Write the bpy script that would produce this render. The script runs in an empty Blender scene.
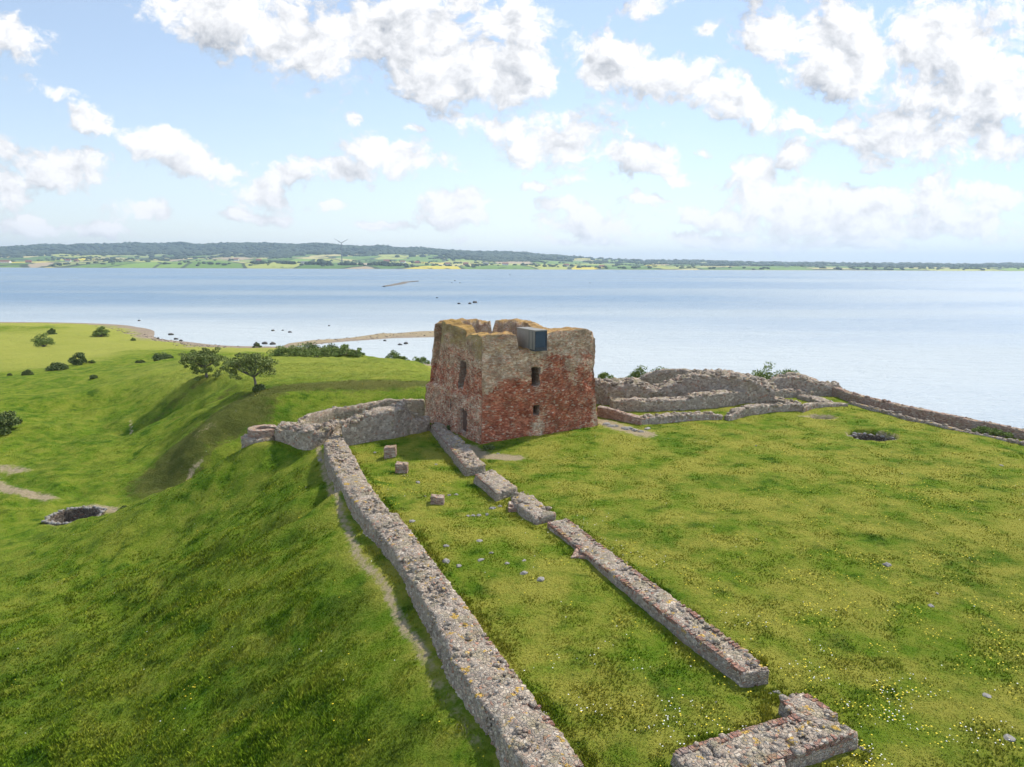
import bpy, math, random
import numpy as np
from mathutils import Vector, Matrix
random.seed(7); rng = np.random.default_rng(11)
scene = bpy.context.scene
COL = scene.collection

# ------------------------------------------------------------------ camera
F = 711.0; H = 17.0; PITCH = math.radians(9.54); ROLL = math.radians(0.2)
SEA = -12.0
fw = np.array([0, math.cos(PITCH), -math.sin(PITCH)])
r0 = np.array([1.0, 0, 0]); u0 = np.array([0, math.sin(PITCH), math.cos(PITCH)])
rt = r0*math.cos(ROLL) + u0*math.sin(ROLL); up = -r0*math.sin(ROLL) + u0*math.cos(ROLL)
def ray(px, py): return fw + rt*((px-512)/F) + up*(-(py-383.5)/F)
def W(px, py, z=0.0):
    d = ray(px, py); t = (z-H)/d[2]; return (d[0]*t, d[1]*t)
def AT(px, py, y):
    d = ray(px, py); t = y/d[1]; return (d[0]*t, y, H+d[2]*t)
cam_d = bpy.data.cameras.new('camera'); cam = bpy.data.objects.new('camera', cam_d); COL.objects.link(cam)
cam_d.sensor_width = 36; cam_d.lens = F/1024*36; cam_d.clip_start = 0.3; cam_d.clip_end = 80000
M = Matrix(((rt[0], up[0], -fw[0], 0), (rt[1], up[1], -fw[1], 0), (rt[2], up[2], -fw[2], H), (0, 0, 0, 1)))
cam.matrix_world = M; scene.camera = cam

# ------------------------------------------------------------------ noise
def _h(ix, iy, iz, s):
    n = (ix.astype(np.int64)*73856093) ^ (iy.astype(np.int64)*19349663) ^ (iz.astype(np.int64)*83492791) ^ (s*2654435761)
    n = (n ^ (n >> 13)) * 1274126177; n = n & 0x7fffffff; n = (n ^ (n >> 15)) * 668265263; n = n & 0x7fffffff
    return (n % 1000003)/1000003.0
def vnoise(x, y, z=None, s=0):
    x = np.asarray(x, float); y = np.asarray(y, float); z = np.zeros_like(x) if z is None else np.asarray(z, float)
    ix, iy, iz = np.floor(x), np.floor(y), np.floor(z)
    fx, fy, fz = x-ix, y-iy, z-iz
    fx, fy, fz = [f*f*(3-2*f) for f in (fx, fy, fz)]
    o = 0
    for a in (0, 1):
        for b in (0, 1):
            for c in (0, 1):
                o = o + _h(ix+a, iy+b, iz+c, s)*(fx if a else 1-fx)*(fy if b else 1-fy)*(fz if c else 1-fz)
    return o*2-1
def fbm(x, y, z=None, s=0, o=4):
    t = 0; a = 1; k = 1
    for i in range(o):
        t = t + a*vnoise(np.asarray(x)*k, np.asarray(y)*k, None if z is None else np.asarray(z)*k, s+i*17); a *= .5; k *= 2.03
    return t
def worley(x, y, z, s=0):
    ix, iy, iz = np.floor(x), np.floor(y), np.floor(z); best = np.full(x.shape, 9.0)
    for a in (-1, 0, 1):
        for b in (-1, 0, 1):
            for c in (-1, 0, 1):
                cx, cy, cz = ix+a, iy+b, iz+c
                d = (cx+_h(cx, cy, cz, s)-x)**2+(cy+_h(cx, cy, cz, s+1)-y)**2+(cz+_h(cx, cy, cz, s+2)-z)**2
                best = np.minimum(best, d)
    return np.sqrt(best)
def sstep(a, b, x):
    t = np.clip((x-a)/(b-a), 0, 1); return t*t*(3-2*t)
def seg_dist(x, y, pts):
    """distance to polyline and the interpolated third value"""
    best = np.full(np.shape(x), 1e9); val = np.zeros(np.shape(x))
    for p, q in zip(pts[:-1], pts[1:]):
        dx, dy = q[0]-p[0], q[1]-p[1]; L = dx*dx+dy*dy+1e-9
        t = np.clip(((x-p[0])*dx+(y-p[1])*dy)/L, 0, 1)
        d = np.hypot(x-p[0]-t*dx, y-p[1]-t*dy); m = d < best
        best = np.where(m, d, best)
        if len(p) > 2: val = np.where(m, p[2]+t*(q[2]-p[2]), val)
    return best, val

# ------------------------------------------------------------------ terrain
ctrl = []
def cp(lst, px=True):
    for a in lst:
        if px: x, y = W(a[0], a[1], a[2]); ctrl.append((x, y, a[2]))
        else: ctrl.append(a)
# plateau
cp([(600,767,0),(1024,767,-.3),(760,640,-.1),(900,600,.1),(1024,560,.1),(780,530,.1),(640,520,.1),(700,470,.1),(860,470,.15),(1000,490,.1),
    (1010,448,0),(940,440,.1),(900,425,.1),(820,425,0),(740,440,.1),(640,445,.1),(560,460,.05),(520,440,.35),(590,436,.3),(450,500,-.1),(400,480,-.2),
    (360,450,-.2),(440,600,-.2),(520,640,-.1),(560,700,-.1),(640,600,-.05),(700,700,0),(620,415,0),(700,411,0),(780,403,0),(840,400,0),(470,470,-.1),
    (480,452,-.3)])
# crest left of the long wall
cp([(318,452,-.15),(330,500,-.15),(352,545,-.15),(384,590,-.15),(420,655,-.15),(470,735,-.15)])
cp([(-1.5,14,-.5),(4,2,-.8),(12,-15,-1),(20,10,-.3),(30,-15,-1.5),(45,10,-.5),(8,10,-.4),(60,-10,-2)], False)
# the steep west slope, in rows going down from the crest
nx, ny = -.918, -.397
for t, y in [(0,20),(0,35),(0,50),(0,62)]:
    x = 1.0-.433*(y-22)-1.2
    for d, z in [(3,-1.5),(8,-3.9),(14,-6.9),(20,-9.2),(26,-10.4)]:
        if y >= 50 and d > 18: continue
        ctrl.append((x+nx*d*(1 if y < 60 else .95), y+ny*d+ (3 if y > 55 else 0), z))
cp([(-28,5,-9),(-45,0,-11),(-45,25,-11),(-60,45,-11),(-10,-5,-4),(-15,-25,-5),(-70,10,-11.2),(-100,30,-11.5)], False)
# spur under the round turret, silhouette line
cp([(250,450,-1.2),(225,464,-2.8),(196,480,-5.0),(160,496,-7.8),(128,508,-9.8)])
cp([(275,445,-.3)])
# ditch behind the castle
cp([(2,95,-1.5),(-10,91,-3.0),(-19,88.5,-5.6),(-26,84.5,-8.2),(-31,80,-9.9),(-36,77,-10.7),(-41,76,-10.8),(-16,84,-1.6),(-24,75.5,-3.0),(-28,72,-5.5)], False)
# bank crest and tree terrace
cp([(425,392,-.6),(380,392,-.8),(330,394,-1.1),(285,396,-1.3),(250,402,-1.8),(222,420,-3.4),(200,440,-5.2),(180,462,-7.6),(160,482,-9.4)])
cp([(415,372,-1.1),(350,374,-1.3),(300,380,-1.3),(250,388,-1.4),(215,383,-1.9),(205,378,-2.0)])
cp([(420,362,-3.4),(350,362,-3.0),(290,364,-2.6),(240,366,-2.6),(200,368,-3.0),(180,384,-4.2),(150,408,-7.0),(130,432,-9.0)])
# valley floor and outer ridge
cp([(75,516,-10.5),(30,530,-10.5),(0,560,-10.6),(110,490,-10.3),(60,490,-10),(10,500,-10.2),(0,470,-9.6),(60,470,-9.6),(130,462,-9.8),(0,450,-8.8),
    (60,440,-9.2),(100,430,-9.4),(0,420,-7.2),(50,412,-8),(100,405,-7.6),(140,395,-6),(0,398,-6.4),(50,392,-6.6),(110,380,-5.6),(160,366,-4.6),(200,358,-4.4),
    (250,356,-4.6),(300,356,-4.8),(370,356,-5.4)])
# outer meadow and shores
cp([(0,374,-10.6),(60,366,-10.3),(120,358,-9.6),(170,351,-9.4),(0,350,-10.8),(60,350,-10.8),(120,345,-10.8),(0,335,-10.2),(60,335,-10.3),(0,327,-9.6),(60,327,-9.8),
    (95,328,-11.2),(130,335,-11.5),(165,342,-11.6),(195,346,-11.7),(230,347,-11.8),(270,347.5,-11.8),(320,348.5,-11.9),(380,350,-12.1),
    (100,322.5,-12.4),(0,319,-13.5),(200,338,-13),(250,335,-13)])
cp([(-40,230,-13.2),(-10,180,-12.6),(-15,150,-7),(-300,300,-10.5),(-400,420,-14),(-150,400,-14),(0,260,-14),(10,140,-12.5),(10,118,-8),(-200,150,-9),(-200,60,-10.5),(-130,90,-9.5)], False)
# east and north rims
cp([(14,97,-.3),(30,97.5,-.3),(45,93,-.2),(53.5,69,-.2),(59,46,-.2),(66,20,-.4)], False)
cp([(14,118,-12.6),(34,117,-12.6),(62,108,-12.8),(74,76,-12.8),(82,46,-12.8),(92,15,-12.8),(120,140,-15),(160,60,-15),(100,-30,-13),(60,250,-15),(-200,-40,-10.5),(0,-45,-8)], False)
ctrl = np.array(ctrl)
def kern(r2): return np.sqrt(r2+2.0)
_d2 = (ctrl[:, None, 0]-ctrl[None, :, 0])**2+(ctrl[:, None, 1]-ctrl[None, :, 1])**2
_n = len(ctrl); _A = np.zeros((_n+3, _n+3)); _A[:_n, :_n] = kern(_d2)-np.eye(_n)*.35
_Pm = np.c_[np.ones(_n), ctrl[:, 0]/100, ctrl[:, 1]/100]; _A[:_n, _n:] = _Pm; _A[_n:, :_n] = _Pm.T
_w = np.linalg.solve(_A, np.r_[ctrl[:, 2], 0, 0, 0])
WELL = (*W(75, 516, -10.5), -10.5); PIT = (*W(872, 436, 0), 0.1); PIT2 = (*W(822, 416.5, 0), 0.05)
SPIT = [W(290,346,SEA)+(2.5,), W(335,341,SEA)+(5,), W(385,336.5,SEA)+(9,), W(432,334,SEA)+(16,)]
CREASE = [W(330,508,-1.6), W(300,532,-2.9), W(240,566,-5.2), W(170,610,-8.0), W(120,645,-9.6)]
GULLY = [W(232,388,-1.9), W(205,405,-4.2), W(170,418,-6.6)]
FOLDS = [([W(262,447,-.6), W(240,456,-1.9), W(225,464,-2.8), W(196,480,-5.0), W(160,496,-7.8)], .55, 1.3), ([W(290,397,-1.3), W(240,408,-2.4), W(208,432,-4.6), W(182,460,-7.2)], .75, 2.0), ([W(214,384,-2), W(170,404,-5.2), W(128,430,-8.6)], -1.3, 2.0), ([W(196,384,-3), W(150,405,-6.4), W(118,420,-8)], .8, 2.2),
         ([W(232,440,-5.5), W(214,462,-8)], -.8, 1.3), ([W(0,476,-9.5), W(60,488,-9.9), W(120,489,-9.9), W(190,474,-8.4)], -.35, .9), ([W(170,440,-7), W(140,470,-9.2)], -.8, 1.8), ([W(60,398,-6.6), W(110,388,-6), W(150,378,-5)], .7, 3.0), ([W(20,412,-7.6), W(80,405,-7.6), W(120,398,-6.8)], -.7, 3.0)]
def ground(x, y, fine=True):
    x = np.atleast_1d(np.asarray(x, float)); y = np.atleast_1d(np.asarray(y, float)); z = np.empty(x.size)
    xf, yf = x.ravel(), y.ravel()
    for i in range(0, x.size, 40000):
        a, b = xf[i:i+40000], yf[i:i+40000]
        K = kern((a[:, None]-ctrl[None, :, 0])**2+(b[:, None]-ctrl[None, :, 1])**2)
        z[i:i+40000] = K@_w[:_n]+_w[_n]+_w[_n+1]*a/100+_w[_n+2]*b/100
    z = z.reshape(x.shape)
    z = np.clip(z, -15, .6)
    d, _ = seg_dist(x, y, CREASE); side = d
    z = z-1.0*np.exp(-(d/1.2)**2)+.55*np.exp(-((d-2.6)/1.5)**2)
    d, _ = seg_dist(x, y, GULLY); z = z-.9*np.exp(-(d/1.6)**2)
    d, wv = seg_dist(x, y, SPIT); z = np.maximum(z, SEA-.8+1.7*np.exp(-(d/np.maximum(wv, .5))**2)-.4*(wv < .1))
    for pts, am, wd in FOLDS:
        d, _ = seg_dist(x, y, pts); z = z+am*np.exp(-(d/wd)**2)
    land = sstep(SEA-.2, SEA+1.5, z)
    z = z+.25*fbm(x/9, y/9, s=3, o=3)*land*(.35+1.0*sstep(-1, -3, z))+.22*(1-2*np.abs(vnoise(x/5+y/11, y/7-x/15, s=33)))*land*sstep(-1.5, -4, z)
    if fine:
        sl = sstep(-.6, -2, z)*land
        z = z+land*(.035+.085*sl)*fbm(x/.9, y/.9, s=5, o=2)+land*.05*fbm(x/2.6, y/2.6, s=9, o=2)+.10*sl*np.abs(vnoise(x/1.7+y/3.1, y/1.3, s=21))
    for (cx, cy, cz), R, dep in ((WELL, 2.5, 4.2), (PIT, 2.0, 2.8), (PIT2, 1.1, .9)):
        r = np.hypot(x-cx, y-cy)*(1+.12*vnoise(x*.9, y*.9, s=4)); k = sstep(R+.45, R-.35, r); z = z-dep*k
    return z
def gz(x, y): return float(ground(x, y, False)[0])

def link(o, parent=None):
    COL.objects.link(o)
    if parent is not None: o.parent = parent
    return o
def tag(o, label=None, cat=None, group=None, kind=None):
    if label: o['label'] = label
    if cat: o['category'] = cat
    if group: o['group'] = group
    if kind: o['kind'] = kind
    return o
def empty(name, loc, label=None, cat=None, group=None):
    o = bpy.data.objects.new(name, None); o.empty_display_size = .3; o.location = loc; link(o)
    return tag(o, label, cat, group)
def mesh_np(name, V, Fq, mats, parent=None, origin=None, smooth=True, midx=None, attrs=None, uv=None):
    """V (n,3); Fq list of face arrays (each (m,k)) or one array"""
    V = np.asarray(V, np.float32)
    if origin is None: origin = (0, 0, 0)
    V = V-np.asarray(origin, np.float32)
    if not isinstance(Fq, list): Fq = [Fq]
    Fq = [np.asarray(f, np.int32) for f in Fq if len(f)]
    me = bpy.data.meshes.new(name); me.vertices.add(len(V)); me.vertices.foreach_set('co', V.ravel())
    loops = np.concatenate([f.ravel() for f in Fq]); tot = np.concatenate([np.full(len(f), f.shape[1], np.int32) for f in Fq])
    me.loops.add(len(loops)); me.loops.foreach_set('vertex_index', loops)
    me.polygons.add(len(tot)); me.polygons.foreach_set('loop_start', np.r_[0, np.cumsum(tot)[:-1]].astype(np.int32)); me.polygons.foreach_set('loop_total', tot)
    for m in (mats if isinstance(mats, (list, tuple)) else [mats]): me.materials.append(m)
    if midx is not None: me.polygons.foreach_set('material_index', np.asarray(midx, np.int32))
    me.update(calc_edges=True); me.validate()
    me.polygons.foreach_set('use_smooth', np.full(len(me.polygons), smooth))
    if attrs:
        for k, v in attrs.items():
            a = me.attributes.new(k, 'FLOAT_COLOR', 'POINT'); vv = np.ones((len(V), 4), np.float32); vv[:, :v.shape[1]] = v; a.data.foreach_set('color', vv.ravel())
    if uv is not None:
        l = me.uv_layers.new(name='UVMap'); l.data.foreach_set('uv', np.asarray(uv, np.float32)[loops].ravel())
    o = bpy.data.objects.new(name, me); link(o, parent)
    if parent is None: o.location = origin
    else:
        o.location = tuple(np.asarray(origin)-np.asarray(parent.location)) if any(origin) else tuple(-np.asarray(parent.location))
    return o

# ------------------------------------------------------------------ material helpers
class N:
    def __init__(s, mat):
        s.t = mat.node_tree; s.t.nodes.clear()
    def n(s, typ, **kw):
        nd = s.t.nodes.new(typ)
        for k, v in kw.items(): setattr(nd, k, v)
        return nd
    def put(s, sock, v):
        if hasattr(v, 'is_output') or isinstance(v, bpy.types.NodeSocket): s.t.links.new(v, sock)
        elif v is not None:
            if isinstance(v, (tuple, list)) and len(v) == 3 and sock.type == 'RGBA': v = (*v, 1)
            sock.default_value = v
    def math(s, op, a, b=None, c=None, clamp=False):
        nd = s.n('ShaderNodeMath', operation=op, use_clamp=clamp); s.put(nd.inputs[0], a)
        if b is not None: s.put(nd.inputs[1], b)
        if c is not None: s.put(nd.inputs[2], c)
        return nd.outputs[0]
    def vm(s, op, a, b=None, sc=None):
        nd = s.n('ShaderNodeVectorMath', operation=op); s.put(nd.inputs[0], a)
        if b is not None: s.put(nd.inputs[1], b)
        if sc is not None: s.put(nd.inputs['Scale'], sc)
        return nd.outputs['Value'] if op in ('LENGTH', 'DOT_PRODUCT', 'DISTANCE') else nd.outputs[0]
    def mix(s, f, a, b, blend='MIX'):
        nd = s.n('ShaderNodeMix', data_type='RGBA', blend_type=blend); s.put(nd.inputs[0], f); s.put(nd.inputs[6], a); s.put(nd.inputs[7], b); return nd.outputs[2]
    def noise(s, vec, scale, detail=4, rough=.55, lac=2.0, out=0):
        nd = s.n('ShaderNodeTexNoise'); s.put(nd.inputs['Vector'], vec); s.put(nd.inputs['Scale'], scale); nd.inputs['Detail'].default_value = detail; nd.inputs['Roughness'].default_value = rough
        return nd.outputs[out]
    def vor(s, vec, scale, feature='F1', out='Color', rand=1.0):
        nd = s.n('ShaderNodeTexVoronoi', feature=feature); s.put(nd.inputs['Vector'], vec); s.put(nd.inputs['Scale'], scale); nd.inputs['Randomness'].default_value = rand
        return nd.outputs[out]
    def map(s, v, a, b, c=0.0, d=1.0, smooth=True):
        nd = s.n('ShaderNodeMapRange'); nd.interpolation_type = 'SMOOTHSTEP' if smooth else 'LINEAR'
        for i, q in enumerate((v, a, b, c, d)): s.put(nd.inputs[i], q)
        return nd.outputs[0]
    def ramp(s, f, stops, interp='LINEAR'):
        nd = s.n('ShaderNodeValToRGB'); s.put(nd.inputs[0], f); cr = nd.color_ramp; cr.interpolation = interp
        while len(cr.elements) < len(stops): cr.elements.new(.5)
        for e, (p, c) in zip(cr.elements, stops): e.position = p; e.color = (*c, 1)
        return nd.outputs[0]
    def sepx(s, v):
        nd = s.n('ShaderNodeSeparateXYZ'); s.put(nd.inputs[0], v); return nd.outputs
    def comb(s, x, y, z):
        nd = s.n('ShaderNodeCombineXYZ'); s.put(nd.inputs[0], x); s.put(nd.inputs[1], y); s.put(nd.inputs[2], z); return nd.outputs[0]
    def attr(s, name, out='Color'):
        return s.n('ShaderNodeAttribute', attribute_name=name).outputs[out]
    def pos(s): return s.n('ShaderNodeNewGeometry').outputs['Position']
    def nrm(s): return s.n('ShaderNodeNewGeometry').outputs['Normal']
    def bump(s, h, strength=.5, dist=.05, nrm=None):
        nd = s.n('ShaderNodeBump'); s.put(nd.inputs['Height'], h); nd.inputs['Strength'].default_value = strength; nd.inputs['Distance'].default_value = dist
        if nrm is not None: s.put(nd.inputs['Normal'], nrm)
        return nd.outputs[0]
    def out(s, col, rough=.9, nrm=None, spec=.3, **kw):
        b = s.n('ShaderNodeBsdfPrincipled'); s.put(b.inputs['Base Color'], col); s.put(b.inputs['Roughness'], rough); s.put(b.inputs['Specular IOR Level'], spec)
        if nrm is not None: s.put(b.inputs['Normal'], nrm)
        for k, v in kw.items(): s.put(b.inputs[k.replace('_', ' ')], v)
        o = s.n('ShaderNodeOutputMaterial'); s.t.links.new(b.outputs[0], o.inputs['Surface']); return b
def newmat(name):
    m = bpy.data.materials.new(name); m.use_nodes = True; return m, N(m)

def grass_colour(k):
    """turf colour from world position; attribute 'gm': R dirt, G dry/yellow, B pale meadow with painted sunlight"""
    p = k.pos(); s = k.n('ShaderNodeSeparateColor'); k.put(s.inputs[0], k.attr('gm')); R, G, B = s.outputs[:3]
    a = k.noise(p, .09, 5, .6); b = k.noise(p, .55, 5, .65); c = k.noise(p, 3.0, 4, .7)
    col = k.ramp(k.map(a, .3, .7, 0, 1, False), [(0, (.062, .128, .009)), (.5, (.108, .182, .012)), (1, (.172, .216, .020))])
    col = k.mix(k.math('MULTIPLY', k.map(b, .45, .66), .75), col, (.215, .240, .032))
    col = k.mix(k.map(b, .34, .47, 1, 0), col, (.045, .100, .007))
    col = k.mix(k.math('MULTIPLY', G, k.map(k.noise(p, .22, 5, .65), .38, .62)), col, (.28, .27, .045))
    col = k.mix(k.math('MULTIPLY', k.map(c, .5, .75), .55), col, (.065, .125, .010))
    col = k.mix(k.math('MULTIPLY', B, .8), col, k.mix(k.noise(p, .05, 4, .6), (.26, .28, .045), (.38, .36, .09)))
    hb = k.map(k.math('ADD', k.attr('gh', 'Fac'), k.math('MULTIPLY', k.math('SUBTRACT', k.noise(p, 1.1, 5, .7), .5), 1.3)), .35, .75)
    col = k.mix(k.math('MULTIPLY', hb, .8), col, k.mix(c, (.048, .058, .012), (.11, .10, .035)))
    return col, R, c, b
def make_turf():
    m, k = newmat('turf'); col, R, c, b = grass_colour(k); p = k.pos()
    z = k.sepx(p)[2]; n1 = k.noise(p, 2.2, 5, .65)
    dirt = k.mix(n1, (.25, .195, .105), (.44, .36, .24))
    d = k.map(k.math('ADD', R, k.math('MULTIPLY', k.math('SUBTRACT', n1, .5), 1.3)), .30, .85)
    col = k.mix(d, col, dirt)
    sand = k.mix(k.noise(p, .3, 5, .7), (.42, .34, .25), (.17, .13, .095))
    col = k.mix(k.map(k.math('ADD', z, k.math('MULTIPLY', k.noise(p, .2, 3), 1.1)), SEA+1.1, SEA+.75), col, sand)
    g = k.noise(p, 7, 6, .75); g2 = k.noise(p, 1.2, 5, .7)
    nr = k.bump(k.math('ADD', g, k.math('MULTIPLY', g2, 2.0)), .8, .25)
    k.out(col, .98, nr, .04); return m
M_TURF = make_turf()
def make_blade():
    m, k = newmat('grass_blades'); col, R, c, b = grass_colour(k)
    rnd = k.attr('bl'); col = k.mix(1.0, col, k.mix(k.attr('bl', 'Fac'), (.62, .68, .50), (1.70, 1.58, 1.25)), 'MULTIPLY')
    bs = k.out(col, .95, None, .04)
    return m
M_BLADE = make_blade()

def masonry(name, pal, scale=4.5, mortar=(.36, .33, .29), stretch=(1, 1, 1.3), lichen=.5, moss=.3, bump=.9, mw=.06, redtint=0.0, bright=1.0):
    m, k = newmat(name); p = k.vm('MULTIPLY', k.pos(), stretch)
    pw = k.vm('ADD', p, k.vm('SCALE', k.noise(p, 3.0, 3, out=1), sc=.16))
    cell = k.vor(pw, scale, 'F1', 'Color'); ed = k.vor(pw, scale, 'DISTANCE_TO_EDGE', 'Distance'); s1 = k.sepx(cell)
    col = k.ramp(s1[0], pal, 'CONSTANT'); col = k.mix(1, col, k.mix(s1[1], (.78, .78, .78), (1.22, 1.22, 1.22)), 'MULTIPLY')
    g = k.noise(p, 14, 5, .7); col = k.mix(1, col, k.mix(g, (.72, .71, .70), (1.38, 1.36, 1.34)), 'MULTIPLY')
    col = k.mix(k.map(ed, mw, mw*.2), col, mortar)
    big = k.noise(p, .6, 5, .65)
    col = k.mix(k.math('MULTIPLY', k.map(big, .5, .72), .55), col, tuple(.9*c for c in mortar))
    col = k.mix(k.math('MULTIPLY', k.map(k.noise(p, 1.7, 5, .7), .52, .7), .3), col, (.13, .11, .09))
    nz = k.sepx(k.nrm())[2]
    if moss: col = k.mix(k.math('MULTIPLY', k.map(k.math('ADD', k.noise(p, .9, 5, .7), k.math('MULTIPLY', nz, .12)), .60, .72), moss), col, (.20, .19, .06))
    if lichen:
        li = k.map(k.noise(k.vm('ADD', p, (31, 7, 3)), 2.3, 3, .55), .61, .65)
        col = k.mix(k.math('MULTIPLY', k.math('MULTIPLY', li, k.map(nz, .1, .7)), lichen), col, (.52, .33, .07))
        li2 = k.map(k.noise(k.vm('ADD', p, (3, 57, 3)), 5.3, 3, .55), .64, .70)
        col = k.mix(k.math('MULTIPLY', li2, .5), col, (.52, .50, .45))
    if bright != 1: col = k.mix(1, col, (bright,)*3, 'MULTIPLY')
    h = k.math('ADD', k.map(ed, 0, .16), k.math('MULTIPLY', g, .45))
    k.out(col, .93, k.bump(h, bump, .07), .2); return m
PAL_G = [(0, (0.319, 0.260, 0.203)), (.2, (0.385, 0.316, 0.243)), (.4, (0.264, 0.209, 0.162)), (.55, (0.440, 0.362, 0.279)), (.72, (0.341, 0.250, 0.189)), (.85, (0.495, 0.428, 0.342)), (.94, (0.341, 0.194, 0.131))]
PAL_B = [(0, (0.319, 0.184, 0.126)), (.25, (0.374, 0.240, 0.171)), (.45, (0.275, 0.173, 0.122)), (.6, (0.407, 0.296, 0.216)), (.8, (0.363, 0.265, 0.198)), (.9, (0.462, 0.377, 0.288))]
M_RUB = masonry('rubble', PAL_G, 6.5, (.42, .365, .30), lichen=.95, moss=.3, mw=.09)
M_RUB2 = masonry('rubble_far', PAL_G, 4.0, (.40, .35, .29), lichen=.35, moss=.45, bump=1.0)
M_FACE = masonry('old_brickwork', PAL_B, 5.5, (.38, .34, .30), (.7, .7, 1.7), lichen=.2, moss=.35, mw=.05)
M_WELL = masonry('shaded_lining_stone', PAL_G, 3.5, (.10, .09, .07), lichen=.2, moss=.5, bright=.42)  # darkened stone: the shade inside well and pit painted into the lining
M_BRICK = masonry('red_bricks', [(0, (.27, .13, .09)), (.4, (.33, .18, .13)), (.7, (.22, .12, .09)), (.9, (.36, .28, .22))], 6, (.36, .32, .28), lichen=.25, moss=.3, mw=.03)
def stone_mat(name, a, b):
    m, k = newmat(name); p = k.pos(); g = k.noise(p, 9, 5, .7); oi = k.n('ShaderNodeObjectInfo').outputs['Random']
    col = k.mix(g, a, b); col = k.mix(1, col, k.mix(k.noise(p, 1.9, 2), (.6, .6, .6), (1.35, 1.32, 1.28)), 'MULTIPLY')
    col = k.mix(k.math('MULTIPLY', k.map(k.noise(p, 3.3, 3), .6, .68), .6), col, (.42, .33, .10))
    k.out(col, .9, k.bump(g, .6, .04), .25); return m
M_STONE = stone_mat('fieldstone', (.15, .14, .125), (.36, .34, .31))
M_DSTONE = stone_mat('wet_boulder', (.05, .045, .04), (.12, .11, .10))

# ------------------------------------------------------------------ build ground
def axis(lo, a, b, hi, st, grow):
    mid = list(np.arange(a, b, st)); r = []; s = st; v = b
    while v < hi: r.append(v); s = min(s*grow, 3.0); v += s
    l = []; s = st; v = a-st
    while v > lo: l.append(v); s = min(s*grow, 3.0); v -= s
    return np.array(l[::-1]+mid+r)
gx = axis(-460, -56, 44, 190, .30, 1.035); gy = axis(-60, 17, 96, 460, .30, 1.02)
GX, GY = np.meshgrid(gx, gy); GZ = ground(GX, GY)
TRACKS = [([W(318,448,-.3), W(332,490,-.3), W(350,535,-.4), W(358,560,-.5), W(384,590,-.5), W(402,625,-.5), W(418,645,-.3), W(428,664,-.2)], .36, .64),
          ([W(428,664,-.2), W(450,700,-.2), W(480,750,-.2)], .5, .38),
          ([W(-30,462,-9.2), W(0,482,-9.6), W(20,490,-9.8), W(50,497,-10)], 1.0, .75),
          ([W(20,470,-9.5), W(0,466,-9.4)], 1.6, .6),
          ([W(0,478,-9.5), W(60,487,-9.9), W(120,488,-9.9), W(190,478,-8.6)], .5, .12),
          ([W(85,505,-10.3), W(110,504,-10.2), W(118,509,-10.2)], 1.1, .7),
          ([W(129,505,-9.5), W(155,497,-9)], .5, .55),
          ([W(200,452,-6), W(190,462,-7), W(187,474,-8.2)], .5, .6),
          ([W(198,440,-5.2), W(212,428,-4)], .9, .35),
          ([W(131,424,-8.6), W(131,432,-8.8)], .35, .6),
          ([W(468,447,-.2), W(484,455,-.1), W(505,455.5,0), W(515,457,0)], 1.0, .9),
          ([W(600,423,0), W(620,430,0), W(645,436,0)], 1.5, .8),
          ([W(0,373,-10.5), W(40,369,-10.3), W(75,365,-10)], 1.0, .45),
          ([W(800,416,0), W(830,419,0)], .5, .6),
          ([W(545,530,0), W(585,555,0), W(640,585,0)], .9, .0)]
dirt = np.zeros(GX.shape)
for pts, wd, amt in TRACKS:
    d, _ = seg_dist(GX, GY, pts); dirt = np.maximum(dirt, amt*np.exp(-(d/wd)**2)*1.25)
d, wv = seg_dist(GX, GY, SPIT); dirt = np.maximum(dirt, 1.3*np.exp(-(d/(wv*1.2+1))**4))
spit_ = np.exp(-(d/(wv*1.3+1))**4)
for (cx, cy, cz), R in ((WELL, 2.7), (PIT, 2.1), (PIT2, 1.3)):
    r = np.hypot(GX-cx, GY-cy); dirt = np.maximum(dirt, .75*sstep(R+.9, R-.1, r))
dry = sstep(-.8, -.2, GZ)*.75*sstep(120, 100, GY)+.25
meadow = sstep(-9.3, -10.2, GZ)*sstep(150, 200, GY)*sstep(20, -30, GX)  # pale far grass, with a sunlit patch painted into its colour
herb0 = .8*spit_
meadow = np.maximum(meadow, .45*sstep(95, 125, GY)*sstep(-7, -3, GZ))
herb_shade = np.zeros(GX.shape)  # dark heath on the bank, plus painted shade in ditch, gullies and crease
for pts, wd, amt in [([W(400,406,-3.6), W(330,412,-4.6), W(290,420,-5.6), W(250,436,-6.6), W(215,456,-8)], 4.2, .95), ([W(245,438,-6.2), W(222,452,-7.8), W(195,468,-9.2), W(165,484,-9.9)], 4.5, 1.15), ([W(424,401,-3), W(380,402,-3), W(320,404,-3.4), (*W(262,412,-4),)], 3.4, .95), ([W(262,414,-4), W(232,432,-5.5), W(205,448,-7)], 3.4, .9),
                     ([W(212,424,-4), W(196,440,-5.6), W(180,455,-7.4)], 2.2, .8), ([W(232,386,-1.9), W(205,402,-3.6), W(175,418,-6)], 1.5, .6), ([W(205,380,-2), W(165,405,-5.6), W(128,432,-8.6)], 1.3, .6),  # valley rows: the shadow lines of the folds painted as dark colour
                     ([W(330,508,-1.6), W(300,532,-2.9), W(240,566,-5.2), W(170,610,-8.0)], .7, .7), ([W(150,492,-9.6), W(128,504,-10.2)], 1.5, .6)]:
    d, _ = seg_dist(GX, GY, pts); herb_shade = np.maximum(herb_shade, amt*np.exp(-(d/wd)**2))
_gzy, _gzx = np.gradient(GZ, gy, gx); steep = sstep(.28, .7, np.hypot(_gzx, _gzy)); herb_shade = np.maximum(herb_shade, .10*steep*sstep(-.8, -2, GZ)*sstep(SEA+.5, SEA+1.2, GZ))
idx = np.arange(GX.size).reshape(GX.shape)
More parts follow.
